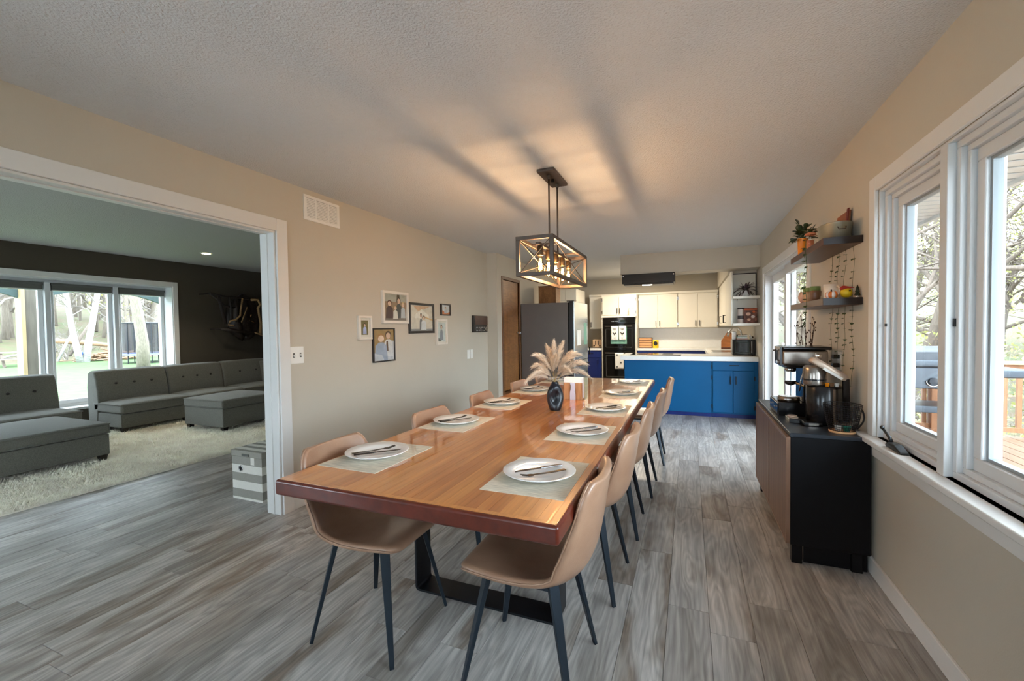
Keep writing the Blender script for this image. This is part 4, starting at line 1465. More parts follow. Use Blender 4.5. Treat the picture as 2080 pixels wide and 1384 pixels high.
def drape(u_, v_):
    # irregular bag of leather: superellipse in the wall plane with folds
    a = u_ * 2 * PI
    rr = math.sin(v_ * PI)
    cy_, cz_ = wp(800, 640)[1], wp(800, 640)[2]
    y_ = math.cos(a) * rr * 0.30
    z_ = -math.cos(v_ * PI) * 0.40 * (1 + 0.12 * math.sin(3 * a))
    f = 0.035 * math.sin(9 * math.cos(a) + 3 * v_) + 0.03 * noise.noise(Vector((y_ * 8, z_ * 8, 2)))
    return (-7.80 + math.sin(a) * rr * 0.13 + f * rr, cy_ + y_ + f * .6, cz_ + z_)


sk.grid(drape, 28, 20)
sk.build('leather_gear', 'old_leather', rk, smooth=True)
br([(700, 300), (660, 520), (650, 620), (560, 700), (470, 720), (440, 790), (530, 800)], 0.016, 'strap', 'pale_strap', -7.66)
br([(860, 320), (980, 310), (1030, 400), (980, 470), (1000, 600), (1030, 760), (1010, 950)], 0.024, 'strap', 'pale_strap', -7.66)
br([(1090, 580), (1130, 700), (1100, 850), (1095, 1010), (910, 930)], 0.014, 'strap', 'pale_strap', -7.66)
br([(770, 460), (740, 540), (660, 740)], 0.010, 'strap', 'pale_strap', -7.645)
br([(840, 600), (810, 700), (890, 740)], 0.009, 'strap', 'pale_strap', -7.645)

cn = thing('recessed_light', 'round lit recessed ceiling light in the living room', 'ceiling light', (-6.755, 4.306, ZL))
MB().lathe([(0.050, -0.004), (0.075, -0.006), (0.085, 0.0)], (-6.755, 4.306, ZL), 24).build('trim_ring', 'plastic_white', cn, smooth=True)
MB().lathe([(0.0, -0.0065), (0.052, -0.0065)], (-6.755, 4.306, ZL), 24).build('lamp', 'lamp_disc', cn)
L = bpy.data.lights.new('recessed_light_lamp', 'SPOT')
L.energy = 30
L.spot_size = math.radians(120)
L.spot_blend = 0.6
L.color = (1.0, 0.86, 0.68)
L.shadow_soft_size = 0.05
lo = bpy.data.objects.new('recessed_light_lamp', L)
lo.location = (-6.755, 4.306, ZL - 0.02)
COL.objects.link(lo)

# ------------------------------------------------------------------ kitchen
def bar_handle(b, p, axis, l, off, m_='handle_black', parent=None, name='handle'):
    """small bar pull; p on the face, axis of the bar, off = outward vector"""
    p, off = Vector(p), Vector(off)
    ax = Vector({'x': (1, 0, 0), 'y': (0, 1, 0), 'z': (0, 0, 1)}[axis])
    a, c = p - ax * l / 2, p + ax * l / 2
    h = MB()
    h.bar(a + off, c + off, 0.011, 0.011, up=off)
    h.bar(a + ax * .006, a + off + ax * .006, 0.010, 0.010)
    h.bar(c - ax * .006, c + off - ax * .006, 0.010, 0.010)
    return h.build(name, m_, parent)


# peninsula base
PYF = 6.945
pn = thing('peninsula', 'plain blue painted peninsula back facing the dining table', 'cabinet', (-0.32, 7.2, 0))
MB().box(-0.95, 0.298, PYF, 7.50, 0.055, 0.823).build('panel', 'cab_blue', pn, bev=0.002, seg=1)
MB().box(-0.95, 0.298, PYF + .012, 7.48, 0.0, 0.055).build('toe_kick', 'cab_navy', pn)
pc = thing('peninsula_cabinet', 'blue peninsula cabinet with one drawer over two doors', 'cabinet', (0.6, 7.2, 0))
MB().box(0.302, XR - .004, PYF + .004, 7.50, 0.055, 0.823).build('body', 'cab_blue', pc)
MB().box(0.302, XR - .004, PYF + .014, 7.48, 0.0, 0.055).build('toe_kick', 'cab_navy', pc)
dw = MB().box(0.312, 0.845, PYF - .014, PYF + .004, 0.690, 0.812).build('drawer_front', 'cab_blue', pc, bev=0.003, seg=1)
bar_handle(None, (0.59, PYF - .014, 0.765), 'x', 0.12, (0, -0.022, 0), parent=dw)
for (a, b, hx) in ((0.312, 0.576, 0.545), (0.582, 0.845, 0.615)):
    dd = MB().box(a, b, PYF - .014, PYF + .004, 0.075, 0.680).build('door', 'cab_blue', pc, bev=0.003, seg=1)
    bar_handle(None, (hx, PYF - .014, 0.55), 'z', 0.115, (0, -0.022, 0), parent=dd)
for z in (0.16, 0.58, 0.74):
    MB().box(0.296, 0.309, PYF - .016, PYF + .0, z - .028, z + .028).build('hinge', 'handle_black', pc)
    if z < 0.7:
        MB().box(0.848, 0.860, PYF - .016, PYF + .0, z - .028, z + .028).build('hinge', 'handle_black', pc)
# worktops: L along peninsula and right wall, with the back run
wt = thing('worktop', 'white laminate worktop of the peninsula and sink run', 'worktop', (0, 7.2, 0.83))
MB().box(-1.01, XR - .002, 6.905, 7.56, 0.8245, 0.892).box(0.28, XR - .002, 7.56, 9.378, 0.8245, 0.892).build('slab', 'counter_white', wt, bev=0.005)
MB().box(XR - .02, XR - .002, 7.56, 9.378, 0.892, 1.0).build('splashback', 'counter_white', wt)
sk_ = thing('sink', 'pale inset kitchen sink in the white worktop', 'sink', (0.55, 8.2, 0.892))
MB().ring('z', 0.8925, 0.902, 0.33, 0.80, 7.85, 8.75, 0.035).build('rim', 'counter_white', sk_, bev=0.004)
MB().box(0.365, 0.765, 7.885, 8.715, 0.8925, 0.8955).build('basin', 'silver', sk_)
sr = thing('sink_base_cabinet', 'navy blue base cabinet run under the sink', 'cabinet', (0.6, 8.4, 0))
MB().box(0.31, XR - .004, 7.52, 9.374, 0.06, 0.823).build('body', 'cab_navy', sr)
MB().box(0.36, XR - .004, 7.52, 9.374, 0.0, 0.06).build('toe_kick', 'void_dark', sr)
for k in range(3):
    d_ = MB().box(0.292, 0.31, 7.57 + k * .6, 8.155 + k * .6, 0.08, 0.81).build('door', 'cab_navy', sr, bev=0.003, seg=1)
    bar_handle(None, (0.292, 8.08 + k * .6, 0.68), 'z', 0.11, (-0.022, 0, 0), parent=d_)
ck = thing('cooktop', 'black glass cooktop set in the peninsula worktop', 'cooktop', (-0.5, 7.25, 0.892))
MB().box(-0.88, -0.12, 7.02, 7.48, 0.8925, 0.899).build('glass', 'oven_black', ck, bev=0.003)
for (a, b) in ((-0.70, 7.14), (-0.70, 7.37), (-0.32, 7.14), (-0.32, 7.37)):
    MB().tube([(a + .08 * math.cos(k * PI / 12), b + .08 * math.sin(k * PI / 12), 0.8993) for k in range(25)], 0.002, 5, False).build('burner_ring', 'blind_grey', ck)
# hood under the soffit
hd = thing('range_hood', 'dark slim range hood under the soffit above the peninsula', 'range hood', (-0.57, 6.95, 2.0))
MB().box(-0.953, -0.197, 6.765, 7.12, 1.995, 2.139).build('body', 'hood_dark', hd, bev=0.004)
MB().box(-0.93, -0.22, 6.78, 7.10, 1.972, 1.995).build('underside', 'hood_dark', hd)
MB().box(-0.66, -0.52, 6.80, 6.86, 1.966, 1.972).build('lamp', 'hood_lamp', hd)
for x_ in (-0.935, -0.215):
    MB().box(x_ - .008, x_ + .008, 6.761, 6.765, 2.10, 2.116).build('screw', 'silver', hd)

# back run: base cabinets, worktop, uppers
YBF, YUF = 9.38, 9.68
bl = thing('base_cabinet', 'navy blue base cabinet left of the black ovens', 'cabinet', (-2.0, 9.7, 0))
MB().box(-2.30, -1.775, YBF + .02, YB - .002, 0.06, 0.843).build('body', 'cab_navy', bl)
MB().box(-2.30, -1.775, YBF + .06, YB - .002, 0.0, 0.06).build('toe_kick', 'void_dark', bl)
d_ = MB().box(-2.28, -1.785, YBF, YBF + .02, 0.68, 0.82).build('drawer_front', 'cab_navy', bl, bev=0.003, seg=1)
bar_handle(None, (-2.0, YBF, 0.77), 'x', 0.11, (0, -.022, 0), parent=d_)
d_ = MB().box(-2.28, -1.785, YBF, YBF + .02, 0.08, 0.665).build('door', 'cab_navy', bl, bev=0.003, seg=1)
bar_handle(None, (-1.84, YBF, 0.6), 'z', 0.11, (0, -.022, 0), parent=d_)
tag(MB().box(-2.30, -1.765, YBF - .02, YB - .002, 0.8435, 0.885).build('worktop', 'counter_white', bev=0.004), 'short white worktop under the toaster', 'worktop')
br_ = thing('base_cabinet', 'navy blue base cabinet run right of the black ovens', 'cabinet', (-0.1, 9.7, 0))
MB().box(-1.02, XR - .004, YBF + .02, YB - .002, 0.06, 0.843).build('body', 'cab_navy', br_)
MB().box(-1.02, XR - .004, YBF + .06, YB - .002, 0.0, 0.06).build('toe_kick', 'void_dark', br_)
for k in range(3):
    a = -1.01 + k * .43
    d_ = MB().box(a, a + .42, YBF, YBF + .02, 0.08, 0.82).build('door', 'cab_navy', br_, bev=0.003, seg=1)
    bar_handle(None, (a + .37, YBF, 0.72), 'z', 0.11, (0, -.022, 0), parent=d_)
tag(MB().box(-1.025, XR - .002, YBF - .0, YB - .002, 0.8435, 0.885).build('worktop', 'counter_white', bev=0.004), 'long white worktop along the back wall', 'worktop')
tag(MB().box(-1.025, XR - .002, YB - .012, YB - .001, 0.8855, 1.300).build('backsplash', 'counter_white'), 'plain white backsplash panel on the back wall', 'backsplash')
# tall oven unit
ou = thing('oven_cabinet', 'tall white cabinet housing the black double oven', 'cabinet', (-1.4, 9.7, 0))
OX0, OX1 = -1.76, -1.03
MB().box(OX0, OX0 + .025, YBF + .01, YB - .002, 0.0, 2.03).box(OX1 - .025, OX1, YBF + .01, YB - .002, 0.0, 2.03).box(OX0 + .025, OX1 - .025, YBF + .01, YB - .002, 1.548, 2.03).box(OX0 + .025, OX1 - .025, YBF + .01, YB - .002, 0.0, 0.19).build('carcass', 'cab_white', ou)
for (a, b, hx) in ((OX0 + .02, -1.400, -1.425), (-1.394, OX1 - .02, -1.369)):
    d_ = MB().box(a, b, YBF - .008, YBF + .01, 1.60, 1.985).build('door', 'cab_white', ou, bev=0.003, seg=1)
    bar_handle(None, (hx, YBF - .008, 1.69), 'z', 0.11, (0, -.022, 0), parent=d_)
for (x_, z_) in ((OX0 + .013, 1.93), (OX0 + .013, 1.66), (OX1 - .013, 1.93), (OX1 - .013, 1.66)):
    MB().box(x_ - .010, x_ + .010, YBF - .006, YBF + .01, z_ - .03, z_ + .03).build('hinge', 'silver', ou)
MB().box(OX0, OX1, YBF - .030, YBF + .009, 1.549, 1.575).build('ledge', 'cab_white', ou)
ov = thing('double_oven', 'black glass double wall oven with towels on its handles', 'oven', (-1.395, 9.6, 0.2))
VX0, VX1 = OX0 + .03, OX1 - .03
MB().box(VX0, VX1, YBF + .01, 9.95, 0.20, 1.545).build('body', 'void_dark', ov)
cp = MB().box(VX0, VX1, YBF - .012, YBF + .01, 1.415, 1.542).build('control_panel', 'oven_black', ov, bev=0.003)
MB().box(-1.55, -1.49, YBF - .014, YBF - .012, 1.455, 1.475).box(-1.47, -1.41, YBF - .014, YBF - .012, 1.455, 1.475).build('buttons', 'silver', cp)
MB().box(-1.36, -1.26, YBF - .014, YBF - .012, 1.445, 1.495).build('display', 'valance', cp)
for x_ in (-1.60, -1.20):
    MB().tube([(x_, YBF - .012, 1.47), (x_, YBF - .03, 1.47)], 0.014, 12).build('knob', 'oven_black', cp)
for (z0, z1) in ((0.85, 1.405), (0.22, 0.835)):
    d_ = MB().box(VX0, VX1, YBF - .018, YBF + .01, z0, z1).build('oven_door', 'oven_black', ov, bev=0.004)
    h = MB().tube([(VX0 + .05, YBF - .06, z1 - .045), (VX1 - .05, YBF - .06, z1 - .045)], 0.011, 10)
    h.bar((VX0 + .07, YBF - .018, z1 - .045), (VX0 + .07, YBF - .06, z1 - .045), 0.014).bar((VX1 - .07, YBF - .018, z1 - .045), (VX1 - .07, YBF - .06, z1 - .045), 0.014)
    h.build('handle', 'chrome', d_, smooth=False)
    MB().ring('y', YBF - .0195, YBF - .018, VX0 + .06, VX1 - .06, z0 + .06, z1 - .10, 0.006).build('window_trim', 'blind_grey', d_)


def towel(xa, xb, zt, zb, label, group=None, hen=True):
    t = thing('dish_towel', label, 'towel', ((xa + xb) / 2, YBF - .075, zb), group=group)
    y = YBF - .0755

    def tf(u_, v_):
        return (xa + (xb - xa) * v_, y - .004 * math.sin(v_ * 9) * u_, zt + (zb - zt) * u_)
    MB().grid(tf, 10, 8).build('cloth', 'towel_white', t, smooth=True, solid=0.003)
    MB().box(xa, xb, y - .001, YBF - .045, zt, zt + .006).build('fold', 'towel_white', t)
    if hen:
        cx_, cz_ = (xa + xb) / 2, zt + (zb - zt) * .52
        w_ = (xb - xa) * .30
        poly = [(-1, .7), (-.75, .25), (-.55, -.25), (-.15, -.5), (.3, -.45), (.65, -.1), (1.0, .75), (.55, .45), (.2, .2), (-.2, .15), (-.5, .45), (-.7, .85)]
        MB().prism([(cx_ + a * w_, cz_ + b * w_) for a, b in poly], 'y', y - .0085, y - .008).box(cx_ - .004, cx_ + .004, y - .0085, y - .008, cz_ - w_ * .9, cz_ - w_ * .4).build('hen_print', 'print_black', t)
        for k, zz in enumerate((.16, .24, .82)):
            MB().box(cx_ - w_ * (.9 - .2 * k), cx_ + w_ * (.9 - .2 * k), y - .0085, y - .008, zt + (zb - zt) * zz - .004, zt + (zb - zt) * zz + .004).build('print_line', 'blind_grey', t)
    return t


towel(-1.545, -1.405, 1.362, 1.065, 'white towel with a black hen print, left of the pair on the oven', 'hen print towels on the oven')
towel(-1.385, -1.240, 1.362, 1.065, 'white towel with a black hen print, right of the pair on the oven', 'hen print towels on the oven')
tw = towel(-1.470, -1.290, 0.790, 0.455, 'white towel with dark sunflower prints on the lower oven handle', None, False)
for (a, b) in ((-1.425, .75), (-1.345, .59), (-1.425, .50)):
    pts = []
    for k in range(20):
        rr = 0.026 if k % 2 else 0.014
        pts.append((a + rr * math.cos(k * PI / 10), b + rr * math.sin(k * PI / 10)))
    MB().prism(pts, 'y', YBF - .0842, YBF - .0838).build('flower_print', 'blind_grey', tw)
tag(MB().box(-1.56, -1.225, YBF - .052, YBF - .0465, 0.985, 1.35).build('dish_towel', 'print_mint', bev=0.002), 'muted green towel hanging behind the hen towels', 'towel')

# upper cabinets on the back wall
xs = [(-2.58, -2.10), (-2.09, -1.775), (-1.020, -0.228), (-0.222, 0.545)]


def upper(x0, x1, nd, label, z0=1.305, hleft=False):
    t = thing('wall_cabinet', label, 'cabinet', ((x0 + x1) / 2, 9.85, z0), group='cream upper cabinets')
    MB().box(x0, x1, YUF + .018, YB - .013, z0, 2.03).build('body', 'cab_white', t)
    w_ = (x1 - x0 - .012 - .006 * (nd - 1)) / nd
    for k in range(nd):
        a = x0 + .006 + k * (w_ + .006)
        d_ = MB().box(a, a + w_, YUF, YUF + .018, z0 + .012, 2.005).build('door', 'cab_white', t, bev=0.003, seg=1)
        hx = a + w_ - .035 if (nd == 2 and k == 0) else a + .035
        bar_handle(None, (hx, YUF, z0 + .10), 'z', 0.115, (0, -.022, 0), parent=d_)
        he = a - .001 if (nd == 2 and k == 0) else a + w_ + .001
        for z_ in (z0 + .09, 1.93):
            MB().box(he - .010, he + .010, YUF - .003, YUF + .018, z_ - .028, z_ + .028).build('hinge', 'silver', d_)
    return t


upper(-2.09, -1.775, 1, 'cream single-door wall cabinet above the toaster')
upper(-1.020, -0.228, 2, 'cream two-door wall cabinet just right of the ovens')
upper(-0.222, 0.53, 2, 'cream two-door wall cabinet in the back corner')
tag(MB().box(-2.09, XR - .37, YUF - .012, YB - .002, 2.031, 2.075).build('cornice', 'cab_white', bev=0.004), 'cream cornice board along the top of the back cabinets', 'cornice')
# uppers on the right wall
ru = thing('wall_cabinet', 'cream wall cabinets above the sink, seen edge on', 'cabinet', (0.72, 8.3, 1.33), group='cream upper cabinets')
MB().box(0.568, XR - .002, 7.14, 9.66, 1.33, 2.105).build('body', 'cab_white', ru)
for k, (a, b) in enumerate(((7.15, 7.95), (7.956, 8.80), (8.806, 9.62))):
    d_ = MB().box(0.550, 0.568, a, b, 1.342, 2.095).build('door', 'cab_white', ru, bev=0.003, seg=1)
    bar_handle(None, (0.550, a + .08 if k else b - .08, 1.45), 'z', 0.13, (-.03, 0, 0), parent=d_)
# open end shelves
es = thing('end_shelf_unit', 'white open end shelves beside the sliding door', 'shelf unit', (0.72, 7.0, 1.3))
MB().box(0.545, 0.567, 6.86, 7.135, 1.33, 2.105).build('side_panel', 'cab_white', es, bev=0.002, seg=1)
MB().box(0.567, XR - .002, 7.12, 7.138, 1.33, 2.105).build('back_panel', 'cab_white', es)
for z in (1.714, 1.335):
    MB().box(0.5675, XR - .002, 6.80, 7.119, z, z + .036).build('shelf', 'cab_white', es, bev=0.003)
tag(MB().ring('y', 7.111, 7.119, 0.570, XR - .006, 1.755, 2.100, 0.014).build('black_frame', 'frame_black'), 'thin black frame behind the plant on the end shelf', 'frame')


def leaf_blade(b, p0, dirn, ln, wd, droop, n=6, up=Vector((0, 0, 1))):
    dirn = Vector(dirn).normalized()
    sd_ = dirn.cross(up)
    if sd_.length < 1e-3:
        sd_ = Vector((1, 0, 0))
    sd_.normalize()
    vs = []
    for i in range(n + 1):
        t = i / n
        c = Vector(p0) + dirn * ln * t + Vector((0, 0, -droop * t * t))
        w_ = wd * math.sin(PI * min(1, 0.08 + t * 0.92)) ** 0.8
        vs += [c - sd_ * w_ + Vector((0, 0, w_ * .25)), c, c + sd_ * w_ + Vector((0, 0, w_ * .25))]
    fs = []
    for i in range(n):
        for j in range(2):
            fs.append((i * 3 + j, (i + 1) * 3 + j, (i + 1) * 3 + j + 1, i * 3 + j + 1))
    b.add(vs, fs)


def potted(name, label, c, pot_prof, pot_mat, leaf_mat, spec, seed):
    t = thing(name, label, 'potted plant', c)
    MB().lathe(pot_prof, c, 20).build('pot', pot_mat, t, smooth=True)
    zt = pot_prof[-1][1]
    MB().lathe([(0.0, 0), (pot_prof[-2][0] * .9, 0)], (c[0], c[1], c[2] + zt * .92), 14).build('soil', 'board_dark', t)
    rg_ = random.Random(seed)
    for (n_, ln, wd, el0, el1, dr_) in spec:
        for k in range(n_):
            a = 2 * PI * (k + rg_.random() * .7) / n_
            el = math.radians(rg_.uniform(el0, el1))
            b = MB()
            leaf_blade(b, (c[0] + .008 * math.cos(a), c[1] + .008 * math.sin(a), c[2] + zt * .93), (math.cos(a) * math.cos(el), math.sin(a) * math.cos(el), math.sin(el)), ln * rg_.uniform(.75, 1.1), wd * rg_.uniform(.8, 1.1), dr_ * rg_.uniform(.6, 1.3))
            b.build('leaf', leaf_mat, t, smooth=True)
    return t


potted('potted_plant', 'dark strappy spider plant in a white pot on the top end shelf', (0.735, 6.97, 1.7505), [(0.045, 0), (0.055, .02), (0.060, .075), (0.062, .085), (0.056, .085)], 'porcelain', 'leaf_purple',
       [(12, 0.24, 0.016, 20, 50, 0.16), (10, 0.22, 0.016, 45, 75, 0.08), (6, 0.16, 0.014, 0, 25, 0.12)], 3)
cb = thing('cookbook', 'red brown picture cookbook standing on the lower end shelf', 'book', (0.80, 6.95, 1.3715))
MB().box(0.715, 0.885, 6.94, 6.965, 1.3715, 1.585).build('cover', 'book_dark', cb, bev=0.002, seg=1)
for (a, b, r_, m_) in ((.77, 1.50, .03, 'hen_pink'), (.83, 1.46, .025, 'pumpkin_white'), (.78, 1.42, .022, 'hen_pink'), (.84, 1.53, .018, 'book_orange')):
    MB().prism(ell(a, b, r_, r_ * .8), 'y', 6.9385, 6.9398).build('cover_print', m_, cb)
MB().box(0.72, 0.88, 6.9382, 6.9398, 1.555, 1.575).build('title_band', 'book_orange', cb)
cb2 = thing('canister', 'pale patterned tin beside the cookbook on the lower end shelf', 'tin', (0.69, 7.03, 1.3715))
MB().lathe([(0.045, 0), (0.047, .01), (0.047, .19), (0.044, .2)], (0.69, 7.03, 1.3715), 20).build('body', 'pumpkin_white', cb2, smooth=True)
MB().lathe([(0.048, 0), (0.048, .02), (0.0, .024)], (0.69, 7.03, 1.5715), 20).build('lid', 'frame_black', cb2)
MB().lathe([(0.0475, 0.0), (0.0475, .05)], (0.69, 7.03, 1.43), 20).build('label_band', 'leaf_purple', cb2)

# things on the worktops
mw = thing('microwave', 'black countertop microwave on the peninsula end', 'microwave', (0.74, 7.35, 0.892))
MB().box(0.592, 0.893, 7.21, 7.50, 0.900, 1.130).build('case', 'machine_black', mw, bev=0.006)
d_ = MB().box(0.600, 0.838, 7.196, 7.21, 0.908, 1.122).build('door', 'oven_black', mw, bev=0.003)
MB().ring('y', 7.194, 7.196, 0.625, 0.815, 0.935, 1.095, 0.008).build('door_window', 'valance', d_)
MB().box(0.842, 0.890, 7.198, 7.21, 0.908, 1.122).build('control_panel', 'machine_black', mw)
MB().tube([(0.846, 7.192, .93), (0.846, 7.192, 1.10)], 0.006, 8).build('handle', 'chrome', mw)
for (a, b) in ((.62, 7.24), (.86, 7.24), (.62, 7.46), (.86, 7.46)):
    MB().lathe([(0.012, 0), (0.012, .008)], (a, b, .892), 10).build('foot', 'void_dark', mw)
for k, (m_, h, x0_, x1_, lab) in enumerate((('book_orange', .022, .655, .80, 'orange red book lying on the microwave'), ('print_mint', .020, .66, .79, 'thin green book on top of the orange book'), ('print_black', .026, .665, .795, 'dark book on top of the small stack on the microwave'))):
    z_ = 1.1305 + sum((.022, .020, .026)[:k])
    t = thing('book', lab, 'book', (.72, 7.35, z_))
    MB().box(x0_, x1_, 7.25, 7.43, z_, z_ + h - .0005).build('cover', m_, t, bev=0.002, seg=1)
    MB().box(x0_ + .004, x1_ + .0008, 7.249, 7.431, z_ + .004, z_ + h - .0045).build('pages', 'napkin_white', t)
cl_ = thing('coffee_canister', 'white canister on the left end of the microwave', 'canister', (0.625, 7.33, 1.1305))
MB().lathe([(0.030, 0), (0.032, .004), (0.032, .105), (0.030, .11)], (0.625, 7.33, 1.1305), 18).build('body', 'porcelain', cl_, smooth=True)
MB().lathe([(0.020, 0), (0.031, .002), (0.020, .012), (0, .014)], (0.625, 7.33, 1.2408), 18).build('lid', 'silver', cl_, smooth=True)
cw_ = thing('ornament', 'small white bird ornament on the right of the microwave', 'ornament', (0.855, 7.33, 1.1305))
MB().ball((.855, 7.33, 1.155), .026, .020, .0245).ball((.838, 7.33, 1.185), .014).build('body', 'porcelain', cw_, smooth=True)
MB().ball((.870, 7.33, 1.160), .014, .022, .018).build('wing', 'twig', cw_, smooth=True)
fc = thing('faucet', 'brushed arched kitchen faucet over the sink', 'faucet', (0.80, 8.05, 0.892))
MB().tube([(0.80, 8.05, 0.892), (0.80, 8.05, 1.16), (0.785, 8.05, 1.25), (0.735, 8.05, 1.305), (0.665, 8.05, 1.30), (0.615, 8.05, 1.24), (0.590, 8.05, 1.16)], [0.017, 0.015, 0.014, 0.014, 0.014, 0.015, 0.021], 12).build('spout', 'silver', fc, smooth=True)
MB().lathe([(0.030, 0), (0.028, .012), (0.019, .03)], (0.80, 8.05, 0.892), 16).build('base', 'silver', fc, smooth=True)
MB().tube([(0.80, 8.04, 0.98), (0.80, 7.97, 1.02)], 0.008, 8).build('lever', 'silver', fc)
kb = thing('cutting_board', 'wooden cutting board leaning in the corner behind the microwave', 'cutting board', (0.62, 9.2, 0.892))
MB().prism([(0.56, 0.8925), (0.80, 0.8925), (0.80, 1.16), (0.72, 1.21), (0.66, 1.21), (0.56, 1.05)], 'y', 9.16, 9.185).build('board', 'board_wood', kb, bev=0.004)
MB().box(0.56, 0.80, 9.155, 9.19, 0.8925, 0.925).build('lower_edge', 'board_dark', kb)
MB().box(0.66, 0.72, 9.155, 9.19, 1.19, 1.215).build('upper_edge', 'board_dark', kb)
ts = thing('toaster', 'tan four-slice toaster on the short worktop', 'toaster', (-1.885, 9.6, 0.885))
MB().box(-1.990, -1.785, 9.50, 9.76, 0.893, 1.078).build('case', 'toaster_tan', ts, bev=0.022, seg=3)
for x_ in (-1.95, -1.825):
    MB().tube([(x_, 9.50, .935), (x_, 9.485, .935)], 0.017, 12).build('knob', 'handle_black', ts)
for x_ in (-1.915, -1.862):
    MB().box(x_ - .009, x_ + .009, 9.492, 9.50, 0.96, 1.05).build('lever_slot', 'handle_black', ts)
MB().box(-1.985, -1.79, 9.505, 9.755, 0.8855, 0.893).build('base', 'handle_black', ts)
sr_ = thing('spice_drawers', 'small wooden rack with four pale drawers on the back worktop', 'spice rack', (-0.87, 9.7, 0.885))
MB().box(-1.010, -0.735, 9.62, 9.76, 0.8855, 1.110).build('case', 'board_dark', sr_, bev=0.003)
for k in range(4):
    MB().box(-0.998, -0.747, 9.605, 9.62, 0.897 + k * .053, 0.937 + k * .053).build('drawer', 'oak_light', sr_, bev=0.002, seg=1)
jr_ = thing('flower_tin', 'yellow and grey flower patterned tin beside the spice drawers', 'tin', (-0.665, 9.62, 0.885))
MB().lathe([(0.058, 0), (0.060, .005), (0.060, .165), (0.055, .17), (0, .17)], (-0.665, 9.62, 0.8855), 20).build('body', 'bird_yellow', jr_, smooth=True)
MB().ball((-.665, 9.558, .985), .04, .006, .045).build('flower_print', 'print_black', jr_)
pc_ = thing('canister', 'white lidded canister on the ledge above the ovens', 'canister', (-1.135, 9.365, 1.575))
MB().lathe([(0.048, 0), (0.050, .005), (0.050, .135), (0.046, .14)], (-1.135, 9.31, 1.5755), 20).build('body', 'mug_cream', pc_, smooth=True)
MB().lathe([(0.052, 0), (0.052, .015), (0.01, .02), (0.0, .02)], (-1.135, 9.31, 1.7158), 20).build('lid', 'mug_cream', pc_)
MB().box(OX0 + .4, OX1, YBF - .14, YBF - .030, 1.553, 1.5755).build('ledge_shelf', 'cab_white', ou)

# refrigerator on the side wall, its door facing the kitchen
fr = thing('refrigerator', 'grey bottom-freezer refrigerator with pale steel doors and dark handles', 'refrigerator', (-2.1, 7.1, 0))
FX0, FXB, FXD, FY0, FY1 = -2.565, -1.775, -1.670, 6.63, 7.58
MB().box(FX0, FXB, FY0, FY1, 0.03, 1.742).build('cabinet', 'fridge_grey', fr, bev=0.004)
MB().box(FXB, FXB + .016, FY0 + .01, FY1 - .01, 0.06, 1.74).build('gasket', 'void_dark', fr)
for (z0, z1) in ((0.80, 1.755), (0.06, 0.79)):
    d_ = MB().box(FXB + .016, FXD - .02, FY0 - .002, FY1, z0, z1).build('door_edge', 'fridge_dark', fr, bev=0.004)
    MB().box(FXD - .02, FXD, FY0 - .002, FY1, z0, z1).build('door_front', 'fridge_front', d_, bev=0.006)
MB().box(FXD, FXD + .002, FY1 - .30, FY1 - .08, 1.05, 1.42).build('dispenser', 'print_mint', fr)
MB().box(FXD, FXD + .002, FY0 + .18, FY0 + .42, 1.05, 1.30).build('calendar', 'napkin_white', fr)
h = MB().bar((FXD + .045, FY0 + .12, 0.735), (FXD + .045, FY1 - .12, 0.735), 0.022).bar((FXD, FY0 + .14, 0.735), (FXD + .045, FY0 + .14, 0.735), 0.018).bar((FXD, FY1 - .14, .735), (FXD + .045, FY1 - .14, .735), 0.018)
h.build('handle', 'handle_black', fr)
MB().bar((FXD + .045, FY1 - .06, 0.87), (FXD + .045, FY1 - .06, 1.0), 0.022).build('handle', 'handle_black', fr)
MB().box(FXB - .02, FXD - .01, FY0 + .01, FY0 + .06, 1.756, 1.768).build('hinge_cover', 'fridge_dark', fr)
for (a, b) in ((-2.5, 6.7), (-1.85, 6.7), (-2.5, 7.5), (-1.85, 7.5)):
    MB().lathe([(0.02, 0), (0.02, .03)], (a, b, 0), 10).build('foot', 'void_dark', fr)
wb = thing('wooden_box', 'plain brown wooden box on top of the refrigerator', 'box', (-2.28, 7.3, 1.742))
MB().box(-2.44, -2.125, 7.17, 7.45, 1.7425, 2.055).build('body', 'door_wood', wb, bev=0.003, seg=1)
MB().box(-2.445, -2.12, 7.165, 7.455, 2.055, 2.072).build('lid', 'door_frame_wood', wb, bev=0.003, seg=1)
pt = thing('pantry_cabinet', 'white tall pantry cabinet behind the refrigerator', 'cabinet', (-2.36, 9.2, 0))
MB().box(-2.58, -2.12, 8.62, 9.375, 0.0, 2.13).build('body', 'cab_white', pt)
for (a, b) in ((-2.575, -2.353), (-2.347, -2.125)):
    MB().box(a, b, 8.60, 8.62, 1.90, 2.12).build('door', 'cab_white', pt, bev=0.003, seg=1)
    MB().box(a, b, 8.60, 8.62, 0.08, 1.89).build('door', 'cab_white', pt, bev=0.003, seg=1)

kl = thing('kitchen_ceiling_light', 'white dome ceiling light over the kitchen, behind the soffit', 'ceiling light', (-0.9, 8.5, ZC))
MB().lathe([(0.16, -.02), (0.17, 0)], (-0.9, 8.5, ZC), 28).build('base', 'plastic_white', kl)
MB().lathe([(0.0, -.075), (0.06, -.070), (0.11, -.05), (0.15, -.021)], (-0.9, 8.5, ZC), 28).build('dome', 'lamp_disc', kl, smooth=True)
L = bpy.data.lights.new('kitchen_lamp', 'AREA')
L.shape = 'DISK'
L.size = 0.3
L.energy = 27
L.color = (1.0, 0.86, 0.66)
lo = bpy.data.objects.new('kitchen_lamp', L)
lo.location = (-0.9, 8.5, ZC - .085)
COL.objects.link(lo)

